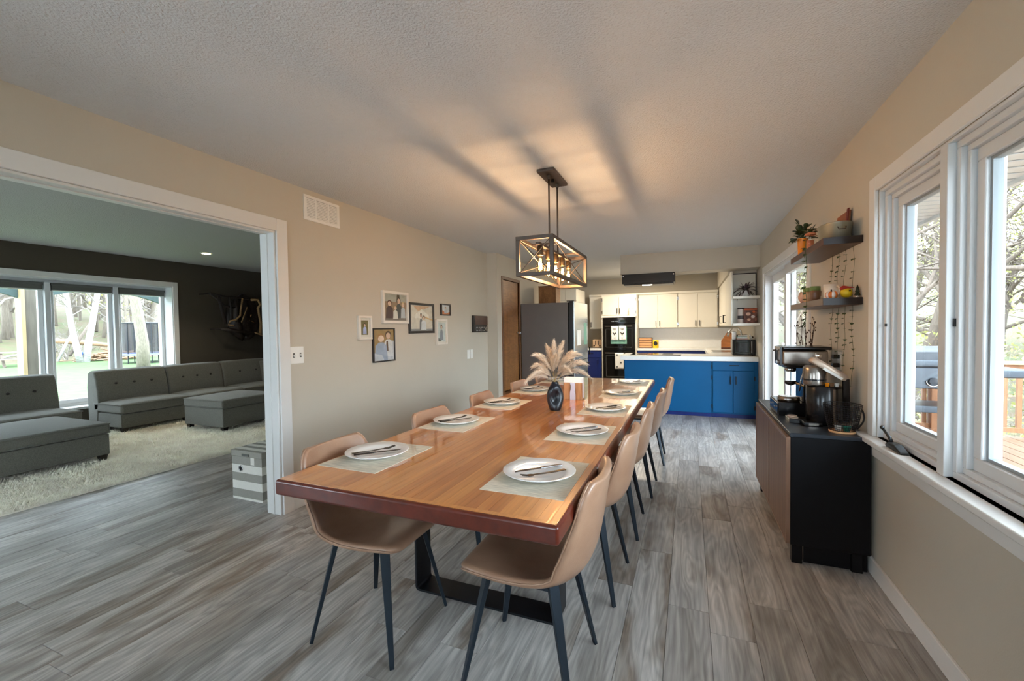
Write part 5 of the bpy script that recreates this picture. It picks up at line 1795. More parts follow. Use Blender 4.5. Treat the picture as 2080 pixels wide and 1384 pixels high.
# ------------------------------------------------------------------ sideboard under the shelves
BX0, BX1, BY0, BY1, BZ = 0.497, 0.882, 2.79, 3.985, 0.735
sb = thing('sideboard', 'black sideboard with brown ribbed wood doors under the floating shelves', 'sideboard', ((BX0 + BX1) / 2, (BY0 + BY1) / 2, 0))
MB().box(BX0 + .022, BX1, BY0, BY1, 0.105, BZ - .022).build('body', 'sideboard_black', sb, bev=0.002, seg=1)
MB().box(BX0 + .018, BX1 + .004, BY0 - .002, BY1 + .002, BZ - .022, BZ).build('top', 'sideboard_top', sb, bev=0.002, seg=1)
ymid = (BY0 + BY1) / 2
for (a, b) in ((BY0 + .001, ymid - .0015), (ymid + .0015, BY1 - .001)):
    d_ = MB().ring('x', BX0, BX0 + .021, a, b, 0.108, BZ - .024, 0.016).box(BX0 + .010, BX0 + .021, a + .016, b - .016, 0.124, BZ - .04).build('door', 'ribbed_wood', sb, bev=0.001, seg=1)
    rb = MB()
    n_ = 42
    for k in range(n_):
        y_ = a + .016 + (b - a - .032) * (k + .5) / n_
        rb.box(BX0 + .002, BX0 + .0105, y_ - .0045, y_ + .0045, 0.124, BZ - .04)
    ro_ = rb.build('ribs', 'ribbed_wood', d_)
    ro_['kind'] = 'stuff'
for (a, b) in ((BX0 + .03, BY0 + .01), (BX1 - .08, BY0 + .01), (BX0 + .03, BY1 - .06), (BX1 - .08, BY1 - .06)):
    MB().box(a, a + .05, b, b + .05, 0.0, 0.105).build('leg', 'sideboard_black', sb, bev=0.002, seg=1)

MB().box(BX0 + .09, BX1 - .005, BY0 + .03, BY1 - .03, 0.004, 0.105).build('shadow_block', 'sideboard_black', sb)  # black block standing in for the shadow beneath the body

# floating shelves
for (z1, lab) in ((1.835, 'dark wood floating shelf, the upper of the two'), (1.487, 'dark wood floating shelf, the lower of the two')):
    sh = thing('floating_shelf', lab, 'shelf', (0.81, 3.43, z1 - .042), group='floating shelves on the beige wall')
    MB().box(0.714, XR - .001, 3.0, 3.86, z1 - .042, z1).build('board', 'shelf_wood', sh, bev=0.002, seg=1)
    MB().box(0.715, XR - .001, 2.997, 3.0, z1 - .041, z1 - .001).build('end_cap', 'shelf_end', sh)
Z1, Z2 = 1.8352, 1.4872
# upper shelf things
oc = (0.762, 3.72, Z1)
op = thing('potted_plant', 'round-leaved dark green plant in a glossy orange pot on the upper shelf', 'potted plant', oc)
MB().lathe([(0.0, 0), (0.027, 0), (0.030, .004), (0.034, .122), (0.035, .125), (0.031, .125), (0.030, .115), (0, .115)], oc, 22).build('pot', 'pot_orange', op, smooth=True)
rg_ = random.Random(9)
for k in range(34):
    a = 2 * PI * k / 34 * 2.6
    el = math.radians(rg_.uniform(0, 80))
    st = Vector((oc[0], oc[1], oc[2] + .118))
    dr_ = Vector((math.cos(a) * math.cos(el) * .8, math.sin(a) * math.cos(el), math.sin(el)))
    ln = rg_.uniform(.03, .12)
    e_ = st + dr_ * ln
    MB().tube([st, st + dr_ * ln * .5 + Vector((0, 0, .006)), e_], 0.0014, 4).build('stem', 'leaf_dark', op)
    b = MB()
    d2 = (dr_ + Vector((rg_.uniform(-.4, .4), rg_.uniform(-.4, .4), rg_.uniform(-.3, .5)))).normalized()
    leaf_blade(b, e_, d2, rg_.uniform(.052, .075), rg_.uniform(.017, .023), 0.016, 5)
    b.build('leaf', 'leaf_dark', op, smooth=True, solid=0.0012)
jc = (0.752, 3.46, Z1)
jp = thing('propagation_jar', 'small glass jar with a terracotta collar and trailing sprig on the upper shelf', 'jar', jc)
MB().lathe([(0.0, 0.0), (0.022, 0.0), (0.025, .004), (0.025, .085), (0.021, .10)], jc, 18).build('glass', 'jar_glass', jp, smooth=True)
MB().lathe([(0.0, 0.004), (0.020, 0.004), (0.021, .065), (0, .066)], jc, 16).build('inner_pot', 'terracotta', jp, smooth=True)
MB().lathe([(0.021, .0), (0.032, .002), (0.030, .016), (0.02, .02)], (jc[0], jc[1], jc[2] + .098), 18).build('collar', 'terracotta', jp, smooth=True)
for k in range(9):
    a = k * 0.7
    b = MB()
    leaf_blade(b, (jc[0], jc[1], jc[2] + .115), (math.cos(a), math.sin(a), .6 + .5 * math.sin(k * 2.2)), 0.075, 0.011, 0.03, 5)
    b.build('leaf', 'leaf_dark', jp, smooth=True)
tc_ = (0.808, 3.155, Z1)
tb_ = thing('galvanised_tub', 'oval weathered metal tub on the upper shelf', 'tub', tc_)
prof = [(0.0, 0.0), (0.070, 0.0), (0.072, .006), (0.0735, .01), (0.075, .012), (0.080, .085), (0.083, .090), (0.082, .093), (0.077, .088), (0.071, .012), (0.0, .010)]
MB().lathe(prof, tc_, 30, 1.0, 1.62).build('tub', 'galvanised', tb_, smooth=True)
for s_ in (-1, 1):
    MB().tube([(tc_[0] - .02, tc_[1] + s_ * .134, Z1 + .06), (tc_[0] - .016, tc_[1] + s_ * .146, Z1 + .045), (tc_[0] + .016, tc_[1] + s_ * .146, Z1 + .045), (tc_[0] + .02, tc_[1] + s_ * .134, Z1 + .06)], 0.003, 6).build('handle', 'bronze', tb_)
sg = thing('wooden_sign', 'small framed rust coloured sign leaning behind the metal tub', 'sign', (0.87, 3.27, Z1))
sg.rotation_euler = (0, 0, 0)
MB().prism([(0.868, Z1), (0.880, Z1), (0.897, Z1 + .185), (0.885, Z1 + .185)], 'y', 3.18, 3.40).build('panel', 'sign_wood', sg)
MB().prism([(0.862, Z1), (0.868, Z1), (0.885, Z1 + .195), (0.879, Z1 + .195)], 'y', 3.165, 3.195).build('frame_side', 'sign_red', sg)
for k in range(4):
    MB().bar((0.8795, 3.23 + k * .035, Z1 + .10), (0.8835, 3.245 + k * .035, Z1 + .14), 0.006, 0.002, up=(1, 0, 0)).build('lettering', 'print_black', sg)
# lower shelf things
hc = (0.765, 3.72, Z2)
hn = thing('hen_figurine', 'pale pink hen figurine with red comb on the lower shelf', 'figurine', hc)


def henf(u_, v_):
    # body of revolution along y, tail to +y, neck rising to -y.. bent upward at both ends
    t = u_
    a = v_ * 2 * PI
    P_ = [(-0.062, 0.098, 0.004), (-0.058, 0.092, 0.013), (-0.048, 0.078, 0.016), (-0.034, 0.060, 0.026), (-0.01, 0.048, 0.036), (0.02, 0.050, 0.034), (0.045, 0.066, 0.022), (0.060, 0.086, 0.010), (0.066, 0.094, 0.002)]
    y_, z_, rr = cr(P_, t)
    return (hc[0] + rr * .8 * math.cos(a), hc[1] + .0 - y_ * -1.0, hc[2] + z_ + rr * math.sin(a) - 0.002)


MB().grid(henf, 20, 14).build('body', 'hen_pink', hn, smooth=True)
MB().ball((hc[0], hc[1] - .060, hc[2] + .108), .004, .011, .010).ball((hc[0], hc[1] - .052, hc[2] + .112), .004, .009, .009).ball((hc[0], hc[1] - .066, hc[2] + .082), .004, .005, .009).build('comb', 'comb_red', hn, smooth=True)
for s_ in (-1, 1):
    MB().tube([(hc[0] + s_ * .012, hc[1], hc[2] + .02), (hc[0] + s_ * .012, hc[1], hc[2] + .003)], 0.004, 6).ball((hc[0] + s_ * .012, hc[1] - .004, hc[2] + .003), .006, .011, .003).build('foot', 'beak_orange', hn)


def mug(c, rr, h, m_, label, handle=True, band=None, hdir=-PI / 2):
    t = thing('mug', label, 'mug', c, group='mugs on the lower shelf')
    MB().lathe([(0.0, 0), (rr * .86, 0), (rr * .96, .006), (rr, h * .5), (rr, h), (rr - .004, h), (rr - .005, .01), (0, .009)], c, 24).build('body', m_, t, smooth=True)
    if band:
        MB().lathe([(rr + .0006, h * .72), (rr + .0006, h * .995)], c, 24).build('band', band, t, smooth=True)
    if handle:
        dx, dy = math.cos(hdir), math.sin(hdir)
        pts = [(c[0] + dx * (rr - .002 + q), c[1] + dy * (rr - .002 + q), c[2] + z_) for q, z_ in ((0, h * .80), (.016, h * .84), (.027, h * .66), (.025, h * .40), (.012, h * .22), (0, h * .2))]
        MB().tube(pts, .0052, 8).build('handle', m_, t, smooth=True)
    return t


mug((0.748, 3.49, Z2), 0.030, 0.098, 'mug_tan', 'tan tumbler with a green rim next to the hen', False, 'mug_green')
mug((0.758, 3.36, Z2), 0.029, 0.096, 'mug_brown', 'brown and green mug behind the hanging ivy', True, 'mug_green', PI / 4)
mug((0.802, 3.185, Z2), 0.041, 0.092, 'mug_cream', 'cream mug with its handle to the front on the lower shelf', True, None, -PI / 2 + .4)
pk = thing('pumpkin_ornament', 'small striped white and orange pumpkin in front of the cream mug', 'pumpkin', (0.775, 3.075, Z2))
for k in range(9):
    a = 2 * PI * k / 9
    MB().ball((0.775 + .018 * math.cos(a), 3.075 + .018 * math.sin(a), Z2 + .021), .013, .013, .021, 8, 6).build('lobe', 'pumpkin_white' if k % 2 else 'pumpkin_orange', pk, smooth=True)
MB().tube([(0.775, 3.075, Z2 + .036), (0.772, 3.07, Z2 + .052)], .004, 6).build('stem', 'twig', pk)
bd_ = thing('bird_ornament', 'round yellow bird with a red cap on the lower shelf', 'ornament', (0.842, 3.06, Z2))
MB().ball((0.842, 3.06, Z2 + .030), .030, .026, .030, 16, 10).build('body', 'bird_yellow', bd_, smooth=True)
MB().prism([(0.812, Z2 + .062), (0.815, Z2 + .046), (0.845, Z2 + .054), (0.880, Z2 + .056), (0.846, Z2 + .066), (0.825, Z2 + .072)], 'y', 3.043, 3.077).build('cap', 'comb_red', bd_, bev=0.004)
MB().ball((0.852, 3.036, Z2 + .040), .005, .003, .005).build('eye', 'print_black', bd_)
tr_ = thing('mini_pine', 'tiny dark bottle brush pine at the end of the lower shelf', 'ornament', (0.884, 3.025, Z2))
MB().lathe([(0.010, .0), (0.010, .005), (0.003, .006), (0.003, .012)], (0.884, 3.025, Z2), 10).build('base', 'porcelain', tr_)
MB().lathe([(0.003, .010), (0.015, .012), (0.009, .030), (0.012, .032), (0.006, .050), (0.008, .052), (0.0, .074)], (0.884, 3.025, Z2), 10).build('tree', 'pine_green', tr_)

# ivy garlands hanging on the wall
rg_ = random.Random(31)
ivs = [((0.880, 3.486), 1.800, 1.02, 'thin ivy garland on the wall, farthest from the window'), ((0.885, 3.372), 1.800, 1.13, 'thin ivy garland on the wall, second from the sliding door'),
       ((0.885, 3.245), 1.792, 1.08, 'thin ivy garland on the wall, below the yellow bird'), ((0.884, 3.10), 1.792, 0.965, 'long ivy garland on the wall nearest the window casing')]
for (xy, za, zb, lab) in ivs:
    iv = thing('ivy_garland', lab, 'garland', (xy[0], xy[1], zb), group='ivy garlands on the beige wall')
    n_ = 22
    # the cord passes in front of the lower shelf
    pts = []
    for k in range(n_ + 1):
        z_ = za + (zb - za) * k / n_
        pts.append(Vector((xy[0] + .004 * math.sin(k * .8), xy[1] + .012 * math.sin(k * .5 + xy[1] * 9), z_)))
    if xy[1] > 3.0:
        # shelves sit at 1.445..1.487, so the strand is hung in front of their ends by a gap at the wall
        pass
    MB().tube(pts, 0.0010, 4).build('cord', 'leaf_ivy', iv)
    lv = 0
    for k in range(1, n_ + 1):
        p = pts[k]
        if 1.43 < p.z < 1.60:
            continue
        for s_ in (-1, 1):
            if rg_.random() < .35:
                continue
            b = MB()
            leaf_blade(b, p, (-.35, s_ * 1.0, rg_.uniform(-.4, .3)), rg_.uniform(.018, .028), rg_.uniform(.008, .011), .004, 4)
            b.build('leaf', 'leaf_ivy', iv)
tv = thing('trailing_vine', 'leafy vine trailing from the upper shelf edge over the lower shelf', 'vine', (0.705, 3.33, 1.19), group=None)
pts = [Vector((0.75, 3.43, Z1 + .10)), Vector((0.715, 3.40, Z1 + .06)), Vector((0.703, 3.36, Z1 + .0))] + [Vector((0.700 + .006 * math.sin(k), 3.335 + .012 * math.sin(k * 1.7), Z1 - .04 - k * .042)) for k in range(12)]
MB().tube(pts, 0.0014, 5).build('cord', 'leaf_ivy', tv)
for k, p in enumerate(pts[1:]):
    for s_ in (-1, 1, 0):
        b = MB()
        leaf_blade(b, p, (-.6 + rg_.uniform(-.4, .4), s_ + rg_.uniform(-.5, .5), rg_.uniform(-.6, .4)), rg_.uniform(.018, .03), rg_.uniform(.007, .011), .006, 4)
        b.build('leaf', 'leaf_ivy', tv)

# ------------------------------------------------------------------ things on the sideboard
ZB = BZ + .0003
db = thing('pod_drawer', 'low black coffee pod drawer under the espresso machine', 'drawer box', (0.67, 3.46, ZB))
MB().box(0.545, 0.800, 3.305, 3.60, ZB, ZB + .088).build('case', 'machine_black', db, bev=0.003)
for k in range(2):
    d_ = MB().box(0.539, 0.545, 3.31 + k * .145, 3.45 + k * .145, ZB + .006, ZB + .082).build('drawer_front', 'machine_black', db, bev=0.002, seg=1)
    MB().bar((0.533, 3.36 + k * .145, ZB + .05), (0.533, 3.41 + k * .145, ZB + .05), 0.006).build('pull', 'silver', d_)
ZD = ZB + .0885
em = thing('espresso_machine', 'black and chrome espresso machine with overhanging head on the pod drawer', 'coffee machine', (0.70, 3.45, ZD))
MB().lathe([(0.062, 0), (0.066, .004), (0.066, .026), (0.060, .030)], (0.618, 3.40, ZD), 28).build('drip_tray', 'machine_steel', em, smooth=True)
MB().lathe([(0.0, .0), (0.050, .0), (0.050, .003)], (0.618, 3.40, ZD + .030), 24).build('tray_grid', 'porcelain', em)
MB().box(0.690, 0.790, 3.345, 3.56, ZD, ZD + .235).build('column', 'machine_black', em, bev=0.006)
hd_ = MB().box(0.572, 0.830, 3.335, 3.575, 1.062, 1.170).build('head', 'machine_steel', em, bev=0.02, seg=3)
MB().box(0.575, 0.845, 3.33, 3.58, 1.170, 1.190).build('top_tray', 'machine_black', em, bev=0.006)
MB().box(0.585, 0.690, 3.345, 3.56, 1.050, 1.062).build('head_base', 'machine_black', em)
MB().ring('x', 0.560, 0.572, 3.35, 3.56, 1.065, 1.188, 0.02).build('front_bezel', 'machine_black', em)
MB().tube([(0.560, 3.39, 1.085), (0.548, 3.39, 1.085)], 0.016, 14).build('dial', 'chrome', em)
MB().tube([(0.560, 3.50, 1.16), (0.540, 3.50, 1.16)], 0.007, 10).build('switch', 'chrome', em)
MB().lathe([(0.030, 0), (0.034, .012), (0.034, .03)], (0.632, 3.42, 1.020), 20).build('group_head', 'chrome', em, smooth=True)
pf = MB().lathe([(0.012, -.01), (0.030, .0), (0.034, .012), (0.034, .020)], (0.632, 3.42, 0.935), 20).build('portafilter', 'machine_black', em, smooth=True)
MB().tube([(0.66, 3.40, 0.945), (0.70, 3.345, 0.93)], 0.010, 8).build('portafilter_handle', 'machine_black', pf)
MB().tube([(0.635, 3.42, 0.955), (0.633, 3.42, 1.02)], 0.022, 14).build('spout', 'jar_glass', em)
MB().tube([(0.69, 3.335, 1.03), (0.675, 3.325, 0.98), (0.665, 3.322, 0.90)], 0.004, 8).build('steam_wand', 'chrome', em, smooth=True)

# single-serve brewer in front
km = thing('coffee_brewer', 'round black and steel single-serve brewer with its beige lid tilted open', 'coffee machine', (0.735, 3.11, ZB))
kc = (0.722, 3.10)
MB().box(0.625, 0.72, 3.005, 3.09, ZB, ZB + .022).build('drip_tray', 'machine_black', km, bev=0.004)
MB().box(0.650, 0.700, 3.0035, 3.005, ZB + .004, ZB + .018).build('tray_front', 'machine_steel', km)
MB().lathe([(0.0, 0), (0.088, 0), (0.092, .006), (0.092, .225), (0.086, .232), (0, .232)], (kc[0] + .03, kc[1] + .03, ZB), 36).build('tank', 'machine_black', km, smooth=True)


def sidepanel(u_, v_):
    a = math.radians(-75 + 80 * v_)
    return (kc[0] + .03 + .0935 * math.cos(a), kc[1] + .03 + .0935 * math.sin(a), ZB + .008 + .21 * u_)


MB().grid(sidepanel, 4, 16).build('steel_panel', 'machine_steel', km, smooth=True)
MB().lathe([(0.058, 0), (0.060, .01), (0.060, .105), (0.050, .12), (0, .12)], (kc[0] - .022, kc[1] + .01, ZB + .233), 28).build('head', 'machine_steel', km, smooth=True)
MB().lathe([(0.0605, 0.03), (0.0605, .04)], (kc[0] - .022, kc[1] + .01, ZB + .233), 28).build('head_band', 'machine_black', km)
# tilted lid: a rounded slab falling to the right (+x)
la = math.radians(-34)
ax, az = Vector((math.cos(la), 0, math.sin(la))), Vector((-math.sin(la), 0, math.cos(la)))
lc = Vector((0.757, 3.055, 1.070))
ld_ = MB()
outl = []
for k in range(24):
    a = 2 * PI * k / 24
    ex = 0.112 * math.copysign(abs(math.cos(a)) ** .7, math.cos(a))
    ey = 0.046 * math.copysign(abs(math.sin(a)) ** .7, math.sin(a))
    outl.append((ex, ey))
vs = []
for t_, sc in ((-.016, .94), (-.010, 1), (.010, 1), (.022, .86)):
    for (ex, ey) in outl:
        vs.append(lc + ax * ex * sc + Vector((0, ey * sc, 0)) + az * t_)
fs = []
for i in range(3):
    for j in range(24):
        fs.append((i * 24 + j, i * 24 + (j + 1) % 24, (i + 1) * 24 + (j + 1) % 24, (i + 1) * 24 + j))
fs += [tuple(range(23, -1, -1)), tuple(72 + j for j in range(24))]
lo_ = ld_.add(vs, fs).build('lid', 'lid_beige', km, smooth=True)
MB().obox(lc + ax * .02 + Vector((0, -.0475, 0)) + az * -.012, ax * .055, (0, .002, 0), az * .007).build('lid_edge', 'pod_white', lo_)
MB().tube([lc + ax * -.085 + az * .022, lc + ax * -.100 + az * .034, lc + ax * -.070 + az * .040], 0.012, 10).build('lid_handle', 'chrome', lo_, smooth=True)
MB().bar(lc + ax * .095 + Vector((0, -.02, 0)), (0.842, 3.04, ZB + .03), 0.022, 0.03).build('hinge_arm', 'machine_black', km)
for k, (x_, m_) in enumerate(((.738, 'pot_orange'), (.762, 'pod_brown'), (.785, 'pod_white'))):
    t = thing('coffee_pod', ['orange coffee pod on top of the brewer', 'brown coffee pod between the orange and white ones on the brewer', 'white coffee pod at the right on top of the brewer'][k], 'coffee pod', (x_, 3.055, ZB + .2325))
    MB().lathe([(0.009, 0), (0.012, .020), (0.0135, .022), (0.0, .023)], (x_ + .012, 3.052, ZB + .2325), 12).build('cup', m_, t, smooth=True)
    MB().lathe([(0.0, .0232), (0.0125, .0232)], (x_ + .012, 3.052, ZB + .2325), 12).build('foil', 'pod_white' if m_ != 'pod_white' else 'pod_brown', t)
# small coaster stack
cs = thing('coaster_box', 'small low black box with pale coasters in front of the brewer', 'coasters', (0.60, 3.13, ZB))
MB().box(0.563, 0.622, 3.07, 3.19, ZB, ZB + .026).build('box', 'machine_black', cs, bev=0.002, seg=1)
for k in range(2):
    MB().lathe([(0.0, 0), (0.027, 0), (0.027, .004), (0.0, .0042)], (0.592, 3.115 + k * .03, ZB + .0263 + k * .0045), 18).build('coaster', 'lid_beige', cs)
# wire basket with pods
bc = (0.782, 2.895)
wbk = thing('wire_basket', 'round black wire basket with side handle on a wooden base', 'basket', (bc[0], bc[1], ZB))
MB().lathe([(0.0, 0), (0.060, 0), (0.062, .003), (0.062, .010), (0.060, .012), (0, .012)], (bc[0], bc[1], ZB), 28).build('wooden_base', 'oak_light', wbk, smooth=True)


def bkp(a, t):
    rr = 0.058 + .030 * t ** .6
    return (bc[0] + rr * math.cos(a), bc[1] + rr * math.sin(a), ZB + .014 + .142 * t)


for k in range(40):
    a = 2 * PI * k / 40
    MB().tube([bkp(a, t / 5) for t in range(6)], 0.0010, 4).build('wire', 'wire_black', wbk)
for k in range(13):
    t = k / 12
    MB().tube([bkp(2 * PI * j / 32, t) for j in range(33)], 0.0019 if k in (0, 12) else 0.0010, 5, False).build('hoop', 'wire_black', wbk)
hp = []
for k in range(9):
    t = k / 8
    a = -0.35
    b0 = Vector(bkp(a, .85 - .75 * t))
    o_ = Vector((math.cos(a), math.sin(a), 0)) * .016 * math.sin(PI * t)
    hp.append(b0 + o_)
MB().tube(hp, 0.0045, 8).build('handle', 'handle_black', wbk, smooth=True)
pods = [(-.025, -.02, 'pod_white', 'cream foil coffee pod in the wire basket, on the left'), (.012, -.030, 'pod_teal', 'teal coffee pod in the wire basket, at the front'), (.030, .010, 'lid_beige', 'beige coffee pod in the wire basket, on the right'), (-.005, .026, 'pod_brown', 'brown coffee pod at the back of the wire basket')]
for (a, b, m_, lab) in pods:
    t = thing('coffee_pod', lab, 'coffee pod', (bc[0] + a, bc[1] + b, ZB + .0145))
    MB().lathe([(0.014, 0), (0.0185, .026), (0.021, .027), (0.021, .029), (0, .029)], (bc[0] + a, bc[1] + b, ZB + .0145), 16).build('cup', m_, t, smooth=True)
    MB().lathe([(0.0, .0292), (0.019, .0292)], (bc[0] + a, bc[1] + b, ZB + .0145), 16).build('foil', 'pod_white', t)
# twigs in a slim vase behind
tv_ = thing('twig_vase', 'tall slim dark vase behind the espresso machine', 'vase', (0.80, 3.76, ZB))
MB().lathe([(0.0, 0), (0.035, 0), (0.040, .02), (0.034, .18), (0.022, .28), (0.026, .30), (0.020, .30), (0.018, .27)], (0.80, 3.76, ZB), 20).build('body', 'vase_black', tv_, smooth=True)
rg_ = random.Random(14)
for k in range(9):
    tg = thing('budding_twig', 'dark budding twig in the slim vase behind the espresso machine', 'twig', (0.80, 3.76, ZB + .28), group='budding twigs in the slim vase')
    a = 2 * PI * k / 9
    lean = rg_.uniform(.05, .12)
    hgt = rg_.uniform(.26, .42)
    p0 = Vector((0.80 + .01 * math.cos(a), 3.76 + .01 * math.sin(a), ZB + .10))
    pts = []
    for j in range(8):
        t = j / 7
        pts.append(p0 + Vector((math.cos(a) * lean * t * .6 + rg_.uniform(-.006, .006), math.sin(a) * lean * 1.3 * t + rg_.uniform(-.008, .008), (hgt + .18) * t)))
    MB().tube(pts, [.003, .003, .0028, .0026, .0022, .002, .0016, .001], 5).build('stem', 'twig', tg)
    bb = MB()
    for j in range(4, 8):
        for q in range(2):
            c = pts[j] + Vector((rg_.uniform(-.008, .008), rg_.uniform(-.01, .01), rg_.uniform(-.02, .02)))
            bb.ball(c, .004, .004, .007, 6, 4)
            bb.tube([pts[j], c], .001, 3)
    bb.build('buds', 'twig', tg)
# wall outlet with plugs
ot = thing('wall_outlet', 'cream wall outlet with two black plugs behind the brewer', 'outlet', (XR, 3.39, 1.04))
MB().box(XR - .006, XR, 3.355, 3.425, 1.040, 1.158).build('cover_plate', 'mug_cream', ot, bev=0.003)
for z_ in (1.07, 1.125):
    MB().box(XR - .045, XR - .006, 3.37, 3.405, z_ - .013, z_ + .013).build('plug', 'machine_black', ot, bev=0.004)
# window crank
kc_ = thing('window_crank', 'dark metal casement window crank on the white sill', 'window crank', (0.885, 2.52, WZ0))
MB().prism([(2.425, WZ0 + .0005), (2.585, WZ0 + .0005), (2.590, WZ0 + .012), (2.555, WZ0 + .030), (2.50, WZ0 + .030), (2.430, WZ0 + .010)], 'x', 0.868, 0.905).build('base', 'crank_metal', kc_, bev=0.005, seg=2)
MB().tube([(0.885, 2.565, WZ0 + .028), (0.882, 2.575, WZ0 + .045), (0.878, 2.60, WZ0 + .060), (0.872, 2.625, WZ0 + .078)], [.008, .008, .006, .006], 8).build('handle', 'crank_metal', kc_, smooth=True)
MB().ball((0.871, 2.628, WZ0 + .082), .010).build('knob', 'crank_metal', kc_, smooth=True)

# ------------------------------------------------------------------ outside, right: deck, rail, grill, eaves
ZDK = -0.03
dk = thing('deck', 'warm brown wooden deck outside the sliding door', 'deck', (3.2, 4, ZDK - .05))
MB().box(XO + .01, 5.6, -1.0, 7.0, ZDK - .20, ZDK - .034).build('joists', 'rail_wood', dk)
x_ = XO + .02
while x_ < 5.55:
    MB().box(x_, x_ + .136, -1.0, 7.0, ZDK - .032, ZDK).build('board', 'deck_board', dk, bev=0.003, seg=1)
    x_ += .143
rl = thing('deck_railing', 'brown wooden deck railing with posts and balusters', 'railing', (4.0, 6.9, ZDK))
for xp in (2.805, 5.45):
    p = MB().box(xp - .055, xp + .055, 6.845, 6.955, ZDK + .001, 0.985).build('post', 'rail_wood', rl, bev=0.004, seg=1)
    MB().box(xp - .068, xp + .068, 6.832, 6.968, 0.985, 1.03).build('post_cap', 'post_pale', p, bev=0.006)
for (xa, xb) in ((XO + .3, 2.75), (2.86, 5.395)):
    MB().box(xa, xb, 6.83, 6.97, 0.835, 0.875).build('top_rail', 'post_pale', rl, bev=0.004, seg=1)
    MB().box(xa, xb, 6.88, 6.92, 0.765, 0.834).build('upper_rail', 'rail_wood', rl)
    MB().box(xa, xb, 6.88, 6.92, 0.035, 0.09).build('lower_rail', 'rail_wood', rl)
    xx = xa + .06
    while xx < xb - .04:
        MB().box(xx, xx + .042, 6.921, 6.955, 0.04, 0.834).build('baluster', 'rail_wood', rl)
        xx += .128
rl2 = thing('deck_railing', 'brown wooden deck railing along the far deck edge', 'railing', (5.5, 3.0, ZDK))
MB().box(5.40, 5.54, -1.0, 6.80, 0.835, 0.875).build('top_rail', 'post_pale', rl2)
MB().box(5.45, 5.49, -1.0, 6.80, 0.035, 0.09).build('lower_rail', 'rail_wood', rl2)
for k in range(44):
    MB().box(5.455, 5.485, -0.9 + k * .175, -0.86 + k * .175, 0.09, 0.834).build('baluster', 'rail_wood', rl2)

GY = 6.0
gl = thing('gas_grill', 'grey gas grill with side shelf and control knobs on the deck', 'grill', (2.5, 6.25, ZDK))
MB().box(1.98, 2.74, GY - .02, GY + .04, 0.63, 0.855).build('control_panel', 'grill_grey', gl, bev=0.008)
for xk in (2.12, 2.41, 2.64):
    kn = MB().tube([(xk, GY - .02, .71), (xk, GY - .05, .71)], 0.038, 18).build('knob', 'grill_dark', gl)
    MB().tube([(xk + .055 * math.cos(a), GY - .03, .71 + .055 * math.sin(a)) for a in [PI + k * PI / 10 for k in range(11)]], 0.007, 6).build('knob_bezel', 'chrome', kn, smooth=True)
hp_ = [(GY, .865), (GY, .93), (GY + .05, 1.02), (GY + .22, 1.08), (GY + .42, 1.02), (GY + .48, .93), (GY + .48, .865)]
MB().prism(hp_, 'x', 1.99, 2.73).build('lid', 'grill_dark', gl, bev=0.01)
MB().box(1.96, 2.76, GY - .045, GY - .005, 0.868, 0.935).build('lid_handle', 'grill_grey', gl, bev=0.01)
MB().box(2.0, 2.72, GY + .04, GY + .47, 0.62, 0.864).build('firebox', 'grill_dark', gl)
MB().box(1.98, 2.98, GY + .0, GY + .46, 0.365, 0.435).build('lower_shelf', 'grill_grey', gl, bev=0.006)
MB().box(2.76, 3.22, GY - .03, GY + .44, 0.762, 0.842).build('side_shelf', 'grill_grey', gl, bev=0.01)
MB().box(1.50, 1.96, GY - .03, GY + .44, 0.762, 0.842).build('side_shelf', 'grill_grey', gl, bev=0.01)
MB().box(2.80, 2.90, GY - .031, GY - .028, 0.66, 0.72).build('badge_panel', 'grill_dark', gl)
MB().prism(ell(2.85, .69, .035, .022), 'y', GY - .034, GY - .031).build('badge', 'badge_red', gl)
for (a, b) in ((2.86, GY + .0), (2.86, GY + .40), (2.0, GY + .0), (2.0, GY + .40)):
    MB().box(a, a + .085, b, b + .055, ZDK + .07, 0.762 if a > 2.5 else .62).build('leg', 'grill_dark', gl, bev=0.006)
    MB().tube([(a + .02, b + .03, ZDK + .0455), (a + .065, b + .03, ZDK + .0455)], 0.045, 16).build('caster', 'machine_black', gl)

# eaves: soffit boards running out from the wall
ev = thing('eaves', 'white boarded eaves soffit outside the right-hand window', 'eaves', (1.4, 3.0, 2.2))
y_ = -0.8
while y_ < 8.5:
    MB().box(XO + .002, 1.86, y_ + .013, y_ + .122, 2.215, 2.2215).build('soffit_board', 'soffit_white', ev, bev=0.001, seg=1)
    y_ += .135
MB().box(XO + .002, 1.86, -0.8, 8.6, 2.222, 2.24).build('backing', 'void_dark', ev)
MB().box(1.862, 1.90, -0.8, 8.6, 2.19, 2.36).build('fascia', 'soffit_white', ev)
MB().box(1.9, 2.02, -0.8, 8.6, 2.27, 2.37).build('gutter', 'soffit_white', ev)

# ground
gr_ = MB()


def gnd_r(u_, v_):
    x_, y_ = 1.06 + 64 * u_, -12 + 92 * v_
    return (x_, y_, -0.9 - 1.2 * min(1, u_ * 6) + 0.25 * noise.noise(Vector((x_ * .15, y_ * .15, 0))) + 10.0 * max(0, math.hypot(x_, y_) - 22) / 50)


gr_.grid(gnd_r, 30, 40)
struct(gr_.build('ground_woods', 'leaf_litter', smooth=True), 'brown green woodland ground beyond the deck', 'ground')
gl_ = MB()


def gnd_l(u_, v_):
    x_, y_ = -8.35 - 27.5 * u_, -22 + 62 * v_
    return (x_, y_, -0.30 + 0.04 * noise.noise(Vector((x_ * .2, y_ * .2, 0))))


gl_.grid(gnd_l, 26, 40)
struct(gl_.build('ground_lawn', 'grass', smooth=True), 'bright green lawn outside the living room window', 'lawn')
gw_ = MB()


